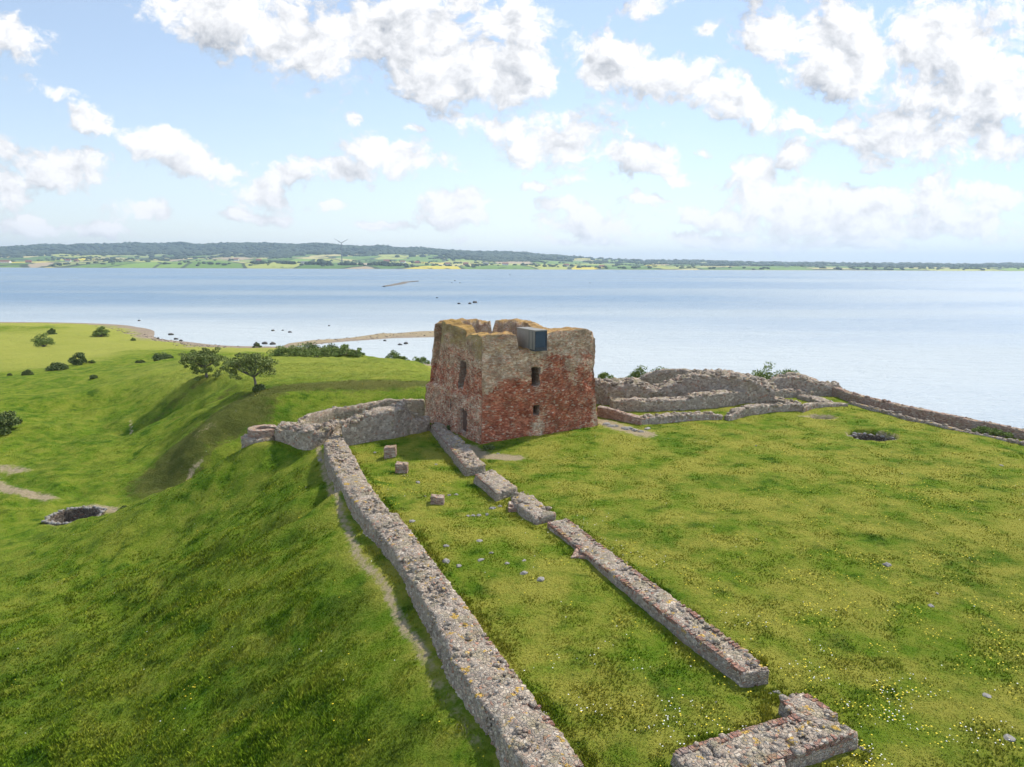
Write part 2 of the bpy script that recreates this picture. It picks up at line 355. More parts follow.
Fg = np.stack([idx[:-1, :-1], idx[:-1, 1:], idx[1:, 1:], idx[1:, :-1]], -1).reshape(-1, 4)
gnd = mesh_np('ground', np.stack([GX, GY, GZ], -1).reshape(-1, 3), Fg, M_TURF, attrs={'gm': np.stack([dirt, dry, meadow], -1).reshape(-1, 3), 'gh': np.stack([herb_shade]*3, -1).reshape(-1, 3)})
tag(gnd, kind='structure')

# seabed sheet out to the horizon
m, k = newmat('seabed'); k.out((.12, .11, .09), .9)
sb = mesh_np('seabed', [(-20000,-20000,-15.5),(20000,-20000,-15.5),(20000,20000,-15.5),(-20000,20000,-15.5)], np.array([[0, 1, 2, 3]]), m); tag(sb, kind='structure')
# sea
def make_sea():
    m, k = newmat('sea_water'); p = k.pos(); x, y, z = k.sepx(p)
    d = k.vm('LENGTH', p)
    wind = k.map(k.noise(k.vm('MULTIPLY', p, (.0012, .0060, 1)), 1, 7, .68), .36, .62)
    shallow = k.math('MULTIPLY', k.map(k.math('ADD', y, k.math('MULTIPLY', k.noise(k.vm('MULTIPLY', p, (.004, .010, 0)), 1, 4), 260)), 760, 330), k.map(x, 260, -60))
    col = k.mix(wind, (.115, .21, .31), (.25, .315, .36))
    col = k.mix(shallow, col, (.46, .50, .50))
    w1 = k.noise(k.vm('MULTIPLY', p, (.35, .7, 1)), 1, 6, .7); w2 = k.noise(k.vm('MULTIPLY', p, (.035, .11, 1)), 1, 6, .7)
    nr = k.bump(w1, .6, 1.0, k.bump(w2, .42, 6.0))
    rough = k.map(wind, 0, 1, .28, .58, False)
    b = k.out(col, rough, nr, .5); b.inputs['IOR'].default_value = 1.40
    return m
M_SEA = make_sea()
sea = mesh_np('sea', [(-20000,-20000,SEA),(20000,-20000,SEA),(20000,20000,SEA),(-20000,20000,SEA)], np.array([[0, 1, 2, 3]]), M_SEA); tag(sea, kind='structure')

# ------------------------------------------------------------------ masonry walls
def icos(sub=1):
    import bmesh
    bm = bmesh.new(); bmesh.ops.create_icosphere(bm, subdivisions=sub, radius=1)
    v = np.array([q.co[:] for q in bm.verts]); f = np.array([[q.index for q in fc.verts] for fc in bm.faces]); bm.free(); return v, f
ICO1 = icos(1); ICO2 = icos(2)
def pebble(c, r, s, ico=ICO1, flat=.6):
    v = ico[0].copy(); a = rng.uniform(0, 6.28)
    v = v*(1+(.28 if ico is ICO1 else .40)*fbm(v[:, 0]*1.3+s*7.1, v[:, 1]*1.3, v[:, 2]*1.3, s=s % 97, o=2))[:, None]
    sx, sy, sz = r*rng.uniform(.8, 1.25), r*rng.uniform(.7, 1.1), r*flat*rng.uniform(.75, 1.2)
    v = v*(sx, sy, sz); R = np.array([[math.cos(a), -math.sin(a), 0], [math.sin(a), math.cos(a), 0], [0, 0, 1]])
    return v@R.T+np.asarray(c)
def wall_np(st, ds=.16, zbase=None, batter=.12, amp=.07, cell=.28, stones=6, stone_r=.14, topn=.12, seed=0, sides=7, tops=8, crown=0.0, rough_left=0.0):
    """st: stations (xl,yl,xr,yr,zt). returns verts, list of faces (quads, tris)"""
    st = np.array(st, float); c = (st[:, :2]+st[:, 2:4])/2; L = np.r_[0, np.cumsum(np.hypot(*np.diff(c, axis=0).T))]
    n = max(int(L[-1]/ds), 4); s = np.linspace(0, L[-1], n); S = np.stack([np.interp(s, L, st[:, i]) for i in range(5)], 1)
    gl = ground(S[:, 0], S[:, 1], False); gr = ground(S[:, 2], S[:, 3], False); base = np.minimum(gl, gr)-.5
    if zbase is not None: base = np.minimum(base, zbase)
    across = S[:, 2:4]-S[:, 0:2]; wd = np.hypot(*across.T)[:, None]; un = across/wd
    prof = [(0-1, q) for q in np.linspace(0, 1, sides)[:-1]]+[(q, 1) for q in np.linspace(0, 1, tops)]+[(2, q) for q in np.linspace(1, 0, sides)[1:]]
    rings = []
    for a, q in prof:
        if a == -1: xy = S[:, :2]-un*batter*(1-q); zz = base+(S[:, 4]-base)*q
        elif a == 2: xy = S[:, 2:4]+un*batter*(1-q); zz = base+(S[:, 4]-base)*q
        else: xy = S[:, :2]+across*a; zz = S[:, 4]+crown*(1-(2*a-1)**2)
        rings.append(np.c_[xy, zz])
    G = np.stack(rings, 1)                                    # n, m, 3
    m_ = G.shape[1]
    cap0 = []; cap1 = []
    for ring, lst in ((G[0], cap0), (G[-1], cap1)):
        cc = ring.mean(0); cc[2] = (ring[:, 2].min()+ring[:, 2].max())/2
        for t in (.25, .5, .75, .97): lst.append(ring*(1-t)+cc*t)
    G = np.concatenate([np.array(cap0[::-1]), G, np.array(cap1)], 0)
    V = G.reshape(-1, 3); nn = G.shape[0]
    # normals by differences
    du = np.gradient(G, axis=0); dv = np.gradient(G, axis=1); nr = np.cross(dv, du); nr /= np.linalg.norm(nr, axis=-1, keepdims=True)+1e-9
    if nr[nn//2, m_//2, 2] < 0: nr = -nr
    Nn = nr.reshape(-1, 3)
    w = worley(V[:, 0]/cell, V[:, 1]/cell, V[:, 2]/cell, seed)
    disp = amp*(1-1.5*w)+amp*.9*fbm(V[:, 0]/.9, V[:, 1]/.9, V[:, 2]/.9, s=seed, o=3)
    V = V+Nn*disp[:, None]
    topw = np.clip((Nn[:, 2]-.3)/.5, 0, 1)
    V[:, 2] += topw*topn*fbm(V[:, 0]/1.3, V[:, 1]/1.3, s=seed+3, o=3)
    ix = np.arange(nn*m_).reshape(nn, m_)
    Q = np.stack([ix[:-1, :-1], ix[:-1, 1:], ix[1:, 1:], ix[1:, :-1]], -1).reshape(-1, 4)
    if np.cross(G[5, 1]-G[5, 0], G[6, 0]-G[5, 0])@nr[5, 0] < 0: Q = Q[:, ::-1]
    Vs = [V]; T = []; off = len(V); area = L[-1]*wd.mean(); ns = int(area*stones)
    for i in range(ns):
        j = rng.integers(0, len(S)); a = rng.uniform(0, 1); r = stone_r*(.45+1.9*rng.uniform()**4)
        xy = S[j, :2]+across[j]*a; zz = S[j, 4]+crown*(1-(2*a-1)**2)+topn*.3*rng.normal()+r*.05
        v = pebble((xy[0], xy[1], zz), r, i); Vs.append(v); T.append(ICO1[1]+off); off += len(v)
    if rough_left:
        for i in range(int(L[-1]*rough_left)):
            j = rng.integers(0, len(S)); q = rng.uniform(.3, 1); r = stone_r*rng.uniform(.5, 1.2); zz = base[j]+(S[j, 4]-base[j])*q
            xy = S[j, :2]-un[j]*batter*(1-q); v = pebble((xy[0], xy[1], zz), r, i+999, flat=.8); Vs.append(v); T.append(ICO1[1]+off); off += len(v)
    Fs = [Q]+([np.concatenate(T)] if T else [])
    return np.concatenate(Vs), Fs, S
def bricks_np(S, side, zoff, n_rows=1, ln=.27, dp=.13, ht=.085, jitter=.012, gap=.08, inset=0.0):
    """a course of loose-edged bricks along one edge of a wall's stations"""
    Vs = []; Fs = []; off = 0; P = S[:, :2] if side == 0 else S[:, 2:4]; Lc = np.r_[0, np.cumsum(np.hypot(*np.diff(P, axis=0).T))]
    cube = np.array([(x, y, z) for x in (-.5, .5) for y in (-.5, .5) for z in (-.5, .5)]); cf = np.array([(0,1,3,2),(4,6,7,5),(0,4,5,1),(2,3,7,6),(0,2,6,4),(1,5,7,3)])
    for row in range(n_rows):
        s = rng.uniform(0, ln)
        while s < Lc[-1]:
            x = np.interp(s, Lc, P[:, 0]); y = np.interp(s, Lc, P[:, 1]); x2 = np.interp(s+.1, Lc, P[:, 0]); y2 = np.interp(s+.1, Lc, P[:, 1])
            zt = np.interp(s, Lc, S[:, 4]); a = math.atan2(y2-y, x2-x)+rng.normal()*.03
            if rng.uniform() > gap:
                o = inset+row*0; v = cube*(dp*.95, .27, ht*.93); R = np.array([[math.cos(a), -math.sin(a), 0], [math.sin(a), math.cos(a), 0], [0, 0, 1]])
                cx = (np.interp(s, Lc, S[:, 2]+S[:, 0])/2-x); cy = (np.interp(s, Lc, S[:, 3]+S[:, 1])/2-y); q = math.hypot(cx, cy)+1e-6
                v = v@R.T+(x+cx/q*(.10+o), y+cy/q*(.10+o), zt+zoff-row*ht+rng.normal()*jitter); Vs.append(v); Fs.append(cf+off); off += 8
            s += dp
    return np.concatenate(Vs), [np.concatenate(Fs)]
def stations(lst, default=None):
    out = []
    for a in lst:
        (lx, ly), (rx, ry), z = a
        out.append((*W(lx, ly, z), *W(rx, ry, z), z))
    return out
def make_wall(name, label, cat, lst, group=None, mat=M_RUB, world=False, bricks=None, **kw):
    st = lst if world else stations(lst); V, Fs, S = wall_np(st, **kw)
    org = (float(S[:, 0].mean()), float(S[:, 1].mean()), gz(S[:, 0].mean(), S[:, 1].mean()))
    if bricks is None:
        o = mesh_np(name, V, Fs, mat, origin=org); return tag(o, label, cat, group)
    e = empty(name, org, label, cat, group); mesh_np('rubble_core', V, Fs, mat, parent=e)
    for (side, zoff, rows, gap) in bricks:
        bv, bf = bricks_np(S, side, zoff, rows, gap=gap); mesh_np('brick_edging', bv, bf, M_BRICK, parent=e, smooth=False)
    return e

# long curtain wall (two runs, the near one thicker and higher)
make_wall('curtain_wall', 'long pale rubble wall beside the footpath, its far thinner run ending at the cross wall', 'wall',
    [((324,444),(338,431),.8), ((331,465),(354,457),.8), ((343,487),(368,483),.8), ((365,516),(388,509),.85)], ds=.11, amp=.07, cell=.2, stones=12, stone_r=.095, topn=.12, rough_left=7, seed=1, batter=.15, crown=.08)
make_wall('curtain_wall', 'thick near run of the long pale rubble wall, spotted with orange lichen and cut by the bottom edge', 'wall',
    [((366,517),(397,514),.95), ((393,550),(438,570),.8), ((428,606),(466,607),.75), ((450,655),(498,652),.75), ((483,702),(540,706),.75), ((518,756),(583,766),.75), ((552,805),(620,819),.75), ((640,950),(718,950),.75)],
    ds=.085, amp=.085, cell=.20, stones=18, stone_r=.085, topn=.14, sides=9, tops=20, rough_left=16, seed=2, batter=.28, crown=.12, bricks=[(1, -.03, 1, .5)])
# middle inner wall, pieces
make_wall('inner_wall', 'far piece of the stone wall running from the tower door, next to the gravel trench', 'wall',
    [((431,425),(440,422),.7), ((448,445),(461,439),.65), ((466,468),(485,465),.6)], mat=M_RUB, ds=.12, amp=.07, stones=7, stone_r=.12, seed=3, bricks=[(0, .0, 1, .3)])
make_wall('inner_wall', 'short squat stone block wall, second piece of the row out from the tower', 'wall',
    [((475,474),(492,469.5),.65), ((497,494),(517,487),.6)], ds=.11, amp=.06, stones=7, stone_r=.11, seed=4, bricks=[(0, -.02, 1, .1)])
make_wall('inner_wall', 'broken stone lump with a short spur, third piece of the row out from the tower', 'wall',
    [((511,497),(523,492),.7), ((522,509),(541,501),.7), ((537,518),(555,513),.65)], ds=.11, amp=.08, stones=9, stone_r=.12, topn=.2, seed=5)
make_wall('wall_spur', 'small low brick stub jutting left from the broken stone lump', 'wall',
    [((508,507),(509,501),.5), ((525,505),(525,499),.5)], mat=M_FACE, ds=.1, amp=.04, stones=4, stone_r=.1, seed=6)
make_wall('inner_wall', 'long low straight brick and rubble wall crossing the middle of the lawn', 'wall',
    [((548,523),(567,519),.5), ((583,552),(609,551),.5), ((630,587),(652,583),.5), ((667,616),(692,611),.5), ((702,642),(726,636),.5), ((743,673),(769,670),.5)],
    ds=.1, amp=.055, cell=.22, stones=14, stone_r=.11, topn=.08, sides=6, tops=12, seed=7, bricks=[(0, .0, 2, .22), (1, .0, 1, .45)])
make_wall('wall_spur', 'tiny brick stub on the left side of the long low wall', 'wall',
    [((571,556),(576,549),.4), ((589,556),(589,550),.4)], mat=M_FACE, ds=.08, amp=.03, stones=4, stone_r=.09, seed=8)
# L shaped near corner
make_wall('corner_wall', 'short arm of the low L shaped wall corner with red brick edges', 'wall',
    [((781,698),(803,692),.45), ((797,719),(832,711),.45), ((800,722),(838,716),.45)], ds=.08, amp=.05, cell=.22, stones=18, stone_r=.12, topn=.06, sides=6, tops=14, seed=9, bricks=[(0, .01, 2, .06), (1, .01, 1, .3)])
make_wall('corner_wall', 'long arm of the low L shaped wall corner with red brick edges, at the bottom edge', 'wall',
    [((808,712),(857,732),.45), ((755,727),(800,752),.45), ((706,742),(742,770),.45), ((673,753),(700,790),.45)], ds=.07, amp=.05, cell=.24, stones=18, stone_r=.13, topn=.06, sides=6, tops=16, seed=10, bricks=[(0, .01, 2, .08), (1, .01, 3, .1)])
make_wall('corner_wall', 'stone wall stub leaving the L shaped corner at the bottom edge', 'wall',
    [((738,757),(782,757),.4), ((752,800),(800,800),.4)], ds=.08, amp=.05, cell=.24, stones=16, stone_r=.13, seed=12)
# room walls left of the tower
def base_wall(lst):   # (base px, base py, height, thickness, away vector) -> stations: left edge nearer to the camera
    o = []
    for px, py, h, th in lst:
        x, y = W(px, py, 0); x2, y2 = x+th*AW[0], y+th*AW[1]; o.append((x, y, x2, y2, h))
    return o
AW = (-.25, .97)
make_wall('cross_wall', 'tall grey stone wall with a rubble hump, joining the long wall to the tower', 'wall',
    base_wall([(343,447,2.0,1.4), (352,445,2.2,1.5), (370,442,2.55,1.7), (395,438.5,2.75,1.8), (404,436,2.75,1.8), (411,434,1.9,1.6), (418,433,1.25,1.3), (430,430,1.0,1.2)]),
    world=True, mat=M_RUB2, ds=.14, amp=.05, stones=9, stone_r=.19, crown=.30, topn=.2, sides=18, seed=13, batter=.05)
AW = (-.45, .89)
make_wall('back_wall', 'thin grey boundary wall curving along the ditch behind the tower', 'wall',
    base_wall([(300,430,1.0,.9), (316,424,1.15,.8), (336,419,1.1,.7), (355,416,1.1,.7), (370,413.5,1.2,.7), (388,411.5,1.3,.7), (425,410,1.2,.7)]),
    world=True, mat=M_RUB2, ds=.16, amp=.05, stones=4, stone_r=.12, topn=.16, seed=14)
AW = (.1, .99)
make_wall('corner_bastion', 'broad rubble heap wall between the round brick well and the long wall', 'wall',
    base_wall([(275,439,1.0,2.4), (290,442,1.15,2.8), (303,445,1.25,3.0), (313,446,1.45,3.4), (322,444,1.3,3.5), (333,441,1.2,3.5)]),
    world=True, mat=M_RUB2, ds=.14, amp=.12, stones=12, stone_r=.2, topn=.35, sides=10, tops=14, seed=15, batter=.1, crown=.15)
# round brick turret
tx, ty = W(263, 433, .2)
def ring_np(cx, cy, r0_, r1_, z0, z1, a0=0, a1=6.283, n=60, nz=8, amp=.04, seed=0):
    rows = []
    for q in np.linspace(0, 1, nz): rows.append((r1_, z0+(z1-z0)*q))
    for q in np.linspace(0, 1, 6)[1:]: rows.append((r1_+(r0_-r1_)*q, z1))
    for q in np.linspace(1, 0, nz)[1:]: rows.append((r0_, z0+(z1-z0)*q))
    A = np.linspace(a0, a1, n); G = np.array([[(cx+r*math.cos(a), cy+r*math.sin(a), z) for r, z in rows] for a in A])
    V = G.reshape(-1, 3); V = V+amp*np.stack([fbm(V[:, 0]*3, V[:, 1]*3, V[:, 2]*3, s=seed+i, o=3) for i in range(3)], 1)
    m_ = len(rows); ix = np.arange(n*m_).reshape(n, m_); Q = np.stack([ix[:-1, :-1], ix[1:, :-1], ix[1:, 1:], ix[:-1, 1:]], -1).reshape(-1, 4)
    return V, [Q]
tu = empty('round_turret', (tx, ty, gz(tx, ty)), 'small round red brick turret stump at the left end of the ruined walls', 'turret')
V, Fs = ring_np(tx, ty, .75, 1.45, .05, .75, .25, 5.9, seed=3); mesh_np('brick_ring', V, Fs, M_FACE, parent=tu)
V, Fs = ring_np(tx-.35, ty-.3, .6, 1.6, -2.6, 0.0, 0, 6.283, amp=.12, seed=6); mesh_np('stone_footing', V, Fs, M_RUB2, parent=tu)

# eastern ruins
AW = (-.05, 1.0)
RG = dict(world=True, mat=M_RUB2, ds=.18)
make_wall('great_wall', 'high pale plastered ruin wall, the tallest of the walls right of the tower', 'wall',
    base_wall([(612,411,1.3,1.6), (640,412.6,1.4,1.6), (672,412,1.3,1.8), (700,410,1.75,1.8), (728,407,1.75,1.8), (755,403,1.5,1.8), (782,399,1.1,1.6), (812,396,.35,1.4)]), sides=12, amp=.05, stones=5, stone_r=.18, topn=.2, seed=20, **RG)
x0, y0 = W(592, 405, 0)
make_wall('rubble_ridge', 'jagged dark rubble mound rising just right of the tower behind the pale wall', 'wall',
    [(x0, y0+2.5, x0-.3, y0+5.5, 2.2)]+[(W(px, 411, 0)[0]*1.03, 85.5, W(px, 411, 0)[0]*1.07, 89, z) for px, z in ((606,2.3),(620,2.5),(634,2.65),(645,2.1),(654,1.5))], sides=12, amp=.16, stones=12, stone_r=.24, topn=.28, crown=.3, tops=12, seed=21, **RG)
make_wall('rubble_ridge', 'long humped dark rubble ridge behind the middle of the pale wall', 'wall',
    [(W(px, 409, 0)[0]*1.03, 86.3, W(px, 409, 0)[0]*1.07, 90, z) for px, z in ((653,1.4),(666,1.9),(680,2.7),(695,3.3),(712,3.4),(735,3.2),(752,2.8),(764,2.2),(775,1.5))], sides=12, amp=.16, stones=11, stone_r=.24, topn=.26, crown=.35, tops=12, seed=22, **RG)
make_wall('outer_wall', 'low grey wall piece behind the dip in the rubble ridges, in front of the green bush', 'wall',
    [(W(px, 400, 0)[0]*1.02, 95, W(px, 400, 0)[0]*1.04, 96.3, z) for px, z in ((640,1.4),(652,2.3),(668,2.9),(690,3.0),(705,2.6))], sides=10, amp=.07, stones=5, stone_r=.18, topn=.15, seed=23, **RG)
make_wall('outer_wall', 'rubble wall hump under the wind bent bush at the north east corner', 'wall',
    [(W(px, 398, 0)[0]*1.0, 93, W(px, 398, 0)[0]*1.02, 96, z) for px, z in ((776,1.3),(786,2.0),(795,2.4),(808,2.2),(822,1.5),(836,1.1),(850,.9))], sides=10, amp=.12, stones=8, stone_r=.22, topn=.3, seed=24, **RG)
AW = (.4, .9)
make_wall('room_wall', 'dark sided brick wall slanting out from the right foot of the tower', 'wall',
    base_wall([(597,417,1.15,.9), (610,420,1.15,.9), (625,424,1.05,.9), (641,427,.9,.9)]), amp=.05, stones=6, stone_r=.14, sides=10, seed=25, world=True, mat=M_FACE, ds=.14)
AW = (-.1, 1)
make_wall('room_wall', 'low rubble topped wall in front of the pale wall, nearest the lawn', 'wall',
    base_wall([(641,426.5,.85,1.3), (655,424.5,.75,1.3), (680,422.5,.75,1.2), (700,420.5,.7,1.2), (715,419.5,.6,1.1), (722,419,.25,.9)]), amp=.08, stones=12, stone_r=.17, topn=.18, sides=8, seed=26, **RG)
make_wall('room_wall', 'curved low rubble wall with a crumbled left end, right of the lawn gap', 'wall',
    base_wall([(728,421,.35,1.0), (738,418.5,.85,1.2), (750,415.5,.95,1.2), (770,412.5,.8,1.0), (794,411,.75,1.0), (803,412,.7,1.0)]), amp=.09, stones=10, stone_r=.17, topn=.15, sides=8, seed=27, **RG)
make_wall('room_wall', 'low straight wall leading right from the curved rubble wall', 'wall',
    base_wall([(803,412.5,.7,1.0), (815,408.5,.6,.9), (830,407.5,.5,.8), (848,406.5,.35,.7)]), amp=.06, stones=7, stone_r=.14, topn=.1, sides=6, seed=28, **RG)
make_wall('room_wall', 'thin slanting cross wall with a dark face between the pale wall and the curved wall', 'wall',
    [(*W(757,401,0), *W(762,399.5,0), .75), (*W(775,405,0), *W(781,403,0), .75), (*W(795,411,0), *W(801,409,0), .75)], amp=.05, stones=6, stone_r=.13, sides=6, seed=29, **RG)
make_wall('room_wall', 'short slanting cross wall furthest right among the small ruin rooms', 'wall',
    [(*W(797,399,0), *W(802,397.5,0), .5), (*W(812,403,0), *W(819,401.5,0), .5), (*W(826,407,0), *W(833,405.5,0), .45)], amp=.05, stones=6, stone_r=.13, sides=6, seed=30, **RG)
ow = [(W(827,393,0)+(1.0,)), (*W(851,401.5,0), .95), (*W(892,412.5,0), 1.0), (*W(935,423.5,0), 1.15), (*W(975,431,0), 1.05), (*W(1024,440,0), .95), (*W(1100,456,0), .95)]
make_wall('east_wall', 'long straight brown parapet wall along the sea side of the lawn', 'wall', [(x, y, x+.9, y+.25, z) for x, y, z in ow], amp=.05, stones=5, stone_r=.15, sides=8, topn=.12, seed=31, ds=.16, world=True, mat=M_FACE)
kb = [W(849,403.5,0), W(899,417.5,0), W(956,431.5,0), W(1024,446,0), W(1090,462,0)]
make_wall('stone_kerb', 'low line of pale stones running along the foot of the brown parapet wall', 'kerb', [(x, y, x+.5, y+.15, .22) for x, y in kb], amp=.06, stones=12, stone_r=.15, sides=4, tops=5, topn=.08, seed=32, ds=.2, world=True, mat=M_RUB)

# small brick blocks on the lawn
def block(px, py, w, d, h, a, label, name='brick_block'):
    x, y = W(px, py, -.15); ca, sa = math.cos(a), math.sin(a)
    st = [(x+ca*q*w/2-sa*-d/2*-1, y+sa*q*w/2+ca*-d/2, x+ca*q*w/2-sa*d/2, y+sa*q*w/2+ca*d/2, -.15+h) for q in (-1, 1)]
    V, Fs, S = wall_np(st, ds=.09, amp=.03, cell=.2, stones=5, stone_r=.08, topn=.05, sides=8, tops=7, seed=int(px), batter=.02)
    return tag(mesh_np(name, V, Fs, M_FACE, origin=(x, y, gz(x, y))), label, 'masonry block', 'brick pillar stumps on the lawn')
block(392, 457, 1.0, .9, 1.0, .3, 'brick pillar stump nearest the tall cross wall')
block(401, 472, 1.0, .9, .75, -.2, 'low brick pillar stump, middle one of three beside the long wall')
block(437, 506, .95, .8, .75, -.1, 'brick pillar stump nearest the viewer, alone on the lawn')

# well and pit stone linings
def lining(name, c, R, z0, z1, label, cat, n, seed, amp=.1):
    e = empty(name, (c[0], c[1], c[2]), label, cat); V, Fs = ring_np(c[0], c[1], R, R+.33, z0, z1, 0, 6.283, n=110, nz=12, amp=amp, seed=seed)
    mesh_np('stone_lining', V, Fs, M_WELL, parent=e); 
    for i in range(n):
        a = i/n*6.283+rng.normal()*.03; rr = R+.2+rng.normal()*.14; px_, py_ = c[0]+rr*math.cos(a), c[1]+rr*math.sin(a)
        v = pebble((px_, py_, z1+rng.uniform(-.02, .1)), rng.uniform(.14, .3), i+seed*50); mesh_np('rim_stone', v, ICO1[1], M_STONE, parent=e)
    return e
lining('stone_well', WELL, 2.45, -15, -10.42, 'open round stone well sunk in the moat grass at the left', 'well', 70, 1)
lining('stone_pit', PIT, 1.85, -3.2, -.32, 'grassy round pit with a ragged stone lining on the right lawn', 'pit', 22, 2, .16)

# loose stones
def loose(px, py, r, label, z=0, mat=M_STONE, group='loose stones on the grass', name='loose_stone', flat=.55, y=None):
    x, y = W(px, py, z); g = max(gz(x, y), z if mat is M_DSTONE else -99)
    r *= .66; v = pebble((x, y, g-r*flat*.05), r, int(px*7+py), ICO2, flat)
    return tag(mesh_np(name, v, ICO2[1], mat, origin=(x, y, g), smooth=False), label, 'stone', group)
LS = [(446,552,.28,'pale stone beside the long wall'),(446,566,.36,'larger grey stone close to the long wall middle'),(459,570,.25,'small stone just right of the larger stone by the long wall'),
 (481,565,.3,'flat stone in mid lawn, left of the pair'),(491.5,558.6,.22,'small stone just above the flat stone of the lawn'),(524,565,.25,'stone in the thin row left of the long low wall'),(507,568,.22,'small stone in mid lawn between two flat stones'),
 (524,576.5,.33,'flat grey stone below the thin stone row'),(541,582,.36,'flat stone nearest the viewer in the inner lawn'),(468,519,.25,'leftmost pebble of the row by the broken stone lump'),(473,518.5,.25,'second pebble of the row by the broken stone lump'),
 (479,518,.22,'third pebble of the row by the broken stone lump'),(487,517,.24,'fourth pebble of the row by the broken stone lump'),(492.6,510,.3,'stone above the pebble row near the spur'),(500,508,.3,'stone touching the little brick spur'),
 (412,525,.3,'dark stone at the bend of the long wall'),(449,495,.25,'stone behind the nearest pillar stump'),(456,494,.22,'second stone behind the nearest pillar stump'),(425,497,.2,'small stone left of the nearest pillar stump'),(436,463,.22,'white stone below the tower trench wall'),
 (418,482,.3,'flat pale stone among yellow flowers'),(404,474,.25,'stone lying against the middle pillar stump'),(479,547,.25,'stone alone in the middle of the inner lawn'),(375,451,.18,'white stone at the foot of the cross wall'),
 (887,566,.33,'brown stone on the far right lawn'),(937,594,.12,'tiny white stone on the right lawn'),(931,607,.26,'grey stone in the right lawn'),(988,693,.26,'rounded grey stone near the right edge'),(1010,732,.28,'pale stone lowest at the right edge'),
 (627,431,.85,'squared stone block at the end of the slanting brick wall'),(634,433,.6,'round boulder by the slanting brick wall end'),(641,434,.5,'small boulder lowest at the slanting brick wall end'),(647,431,.55,'boulder touching the low rubble topped wall'),
 (606,427,.7,'flat slab beside the right foot of the tower'),(613,429,.7,'flat slab on the gravel by the tower'),(777,688,.2,'round stone in the gap before the L corner'),(783,693,.28,'boulder on the tip of the L corner'),(770,689,.14,'pebble in the gap before the L corner'),
 (862,744,.22,'stone fallen off the outer tip of the L corner'),(869,746,.14,'small stone by the outer tip of the L corner'),(756,447,.15,'white speck stone on the lawn before the ruins'),(1001,468,.25,'pale stone on the lawn near the parapet'),(716,700,.12,'small pebble left of the L corner'),
 (905,414.5,.7,'pale slab leaning at the parapet foot'),(913,416,.5,'second pale slab at the parapet foot'),(320,455,.3,'pale stone at the head of the footpath'),(498,452,.25,'stone on the gravel by the tower corner')]
for px, py, r, lb in LS: loose(px, py, r, lb)

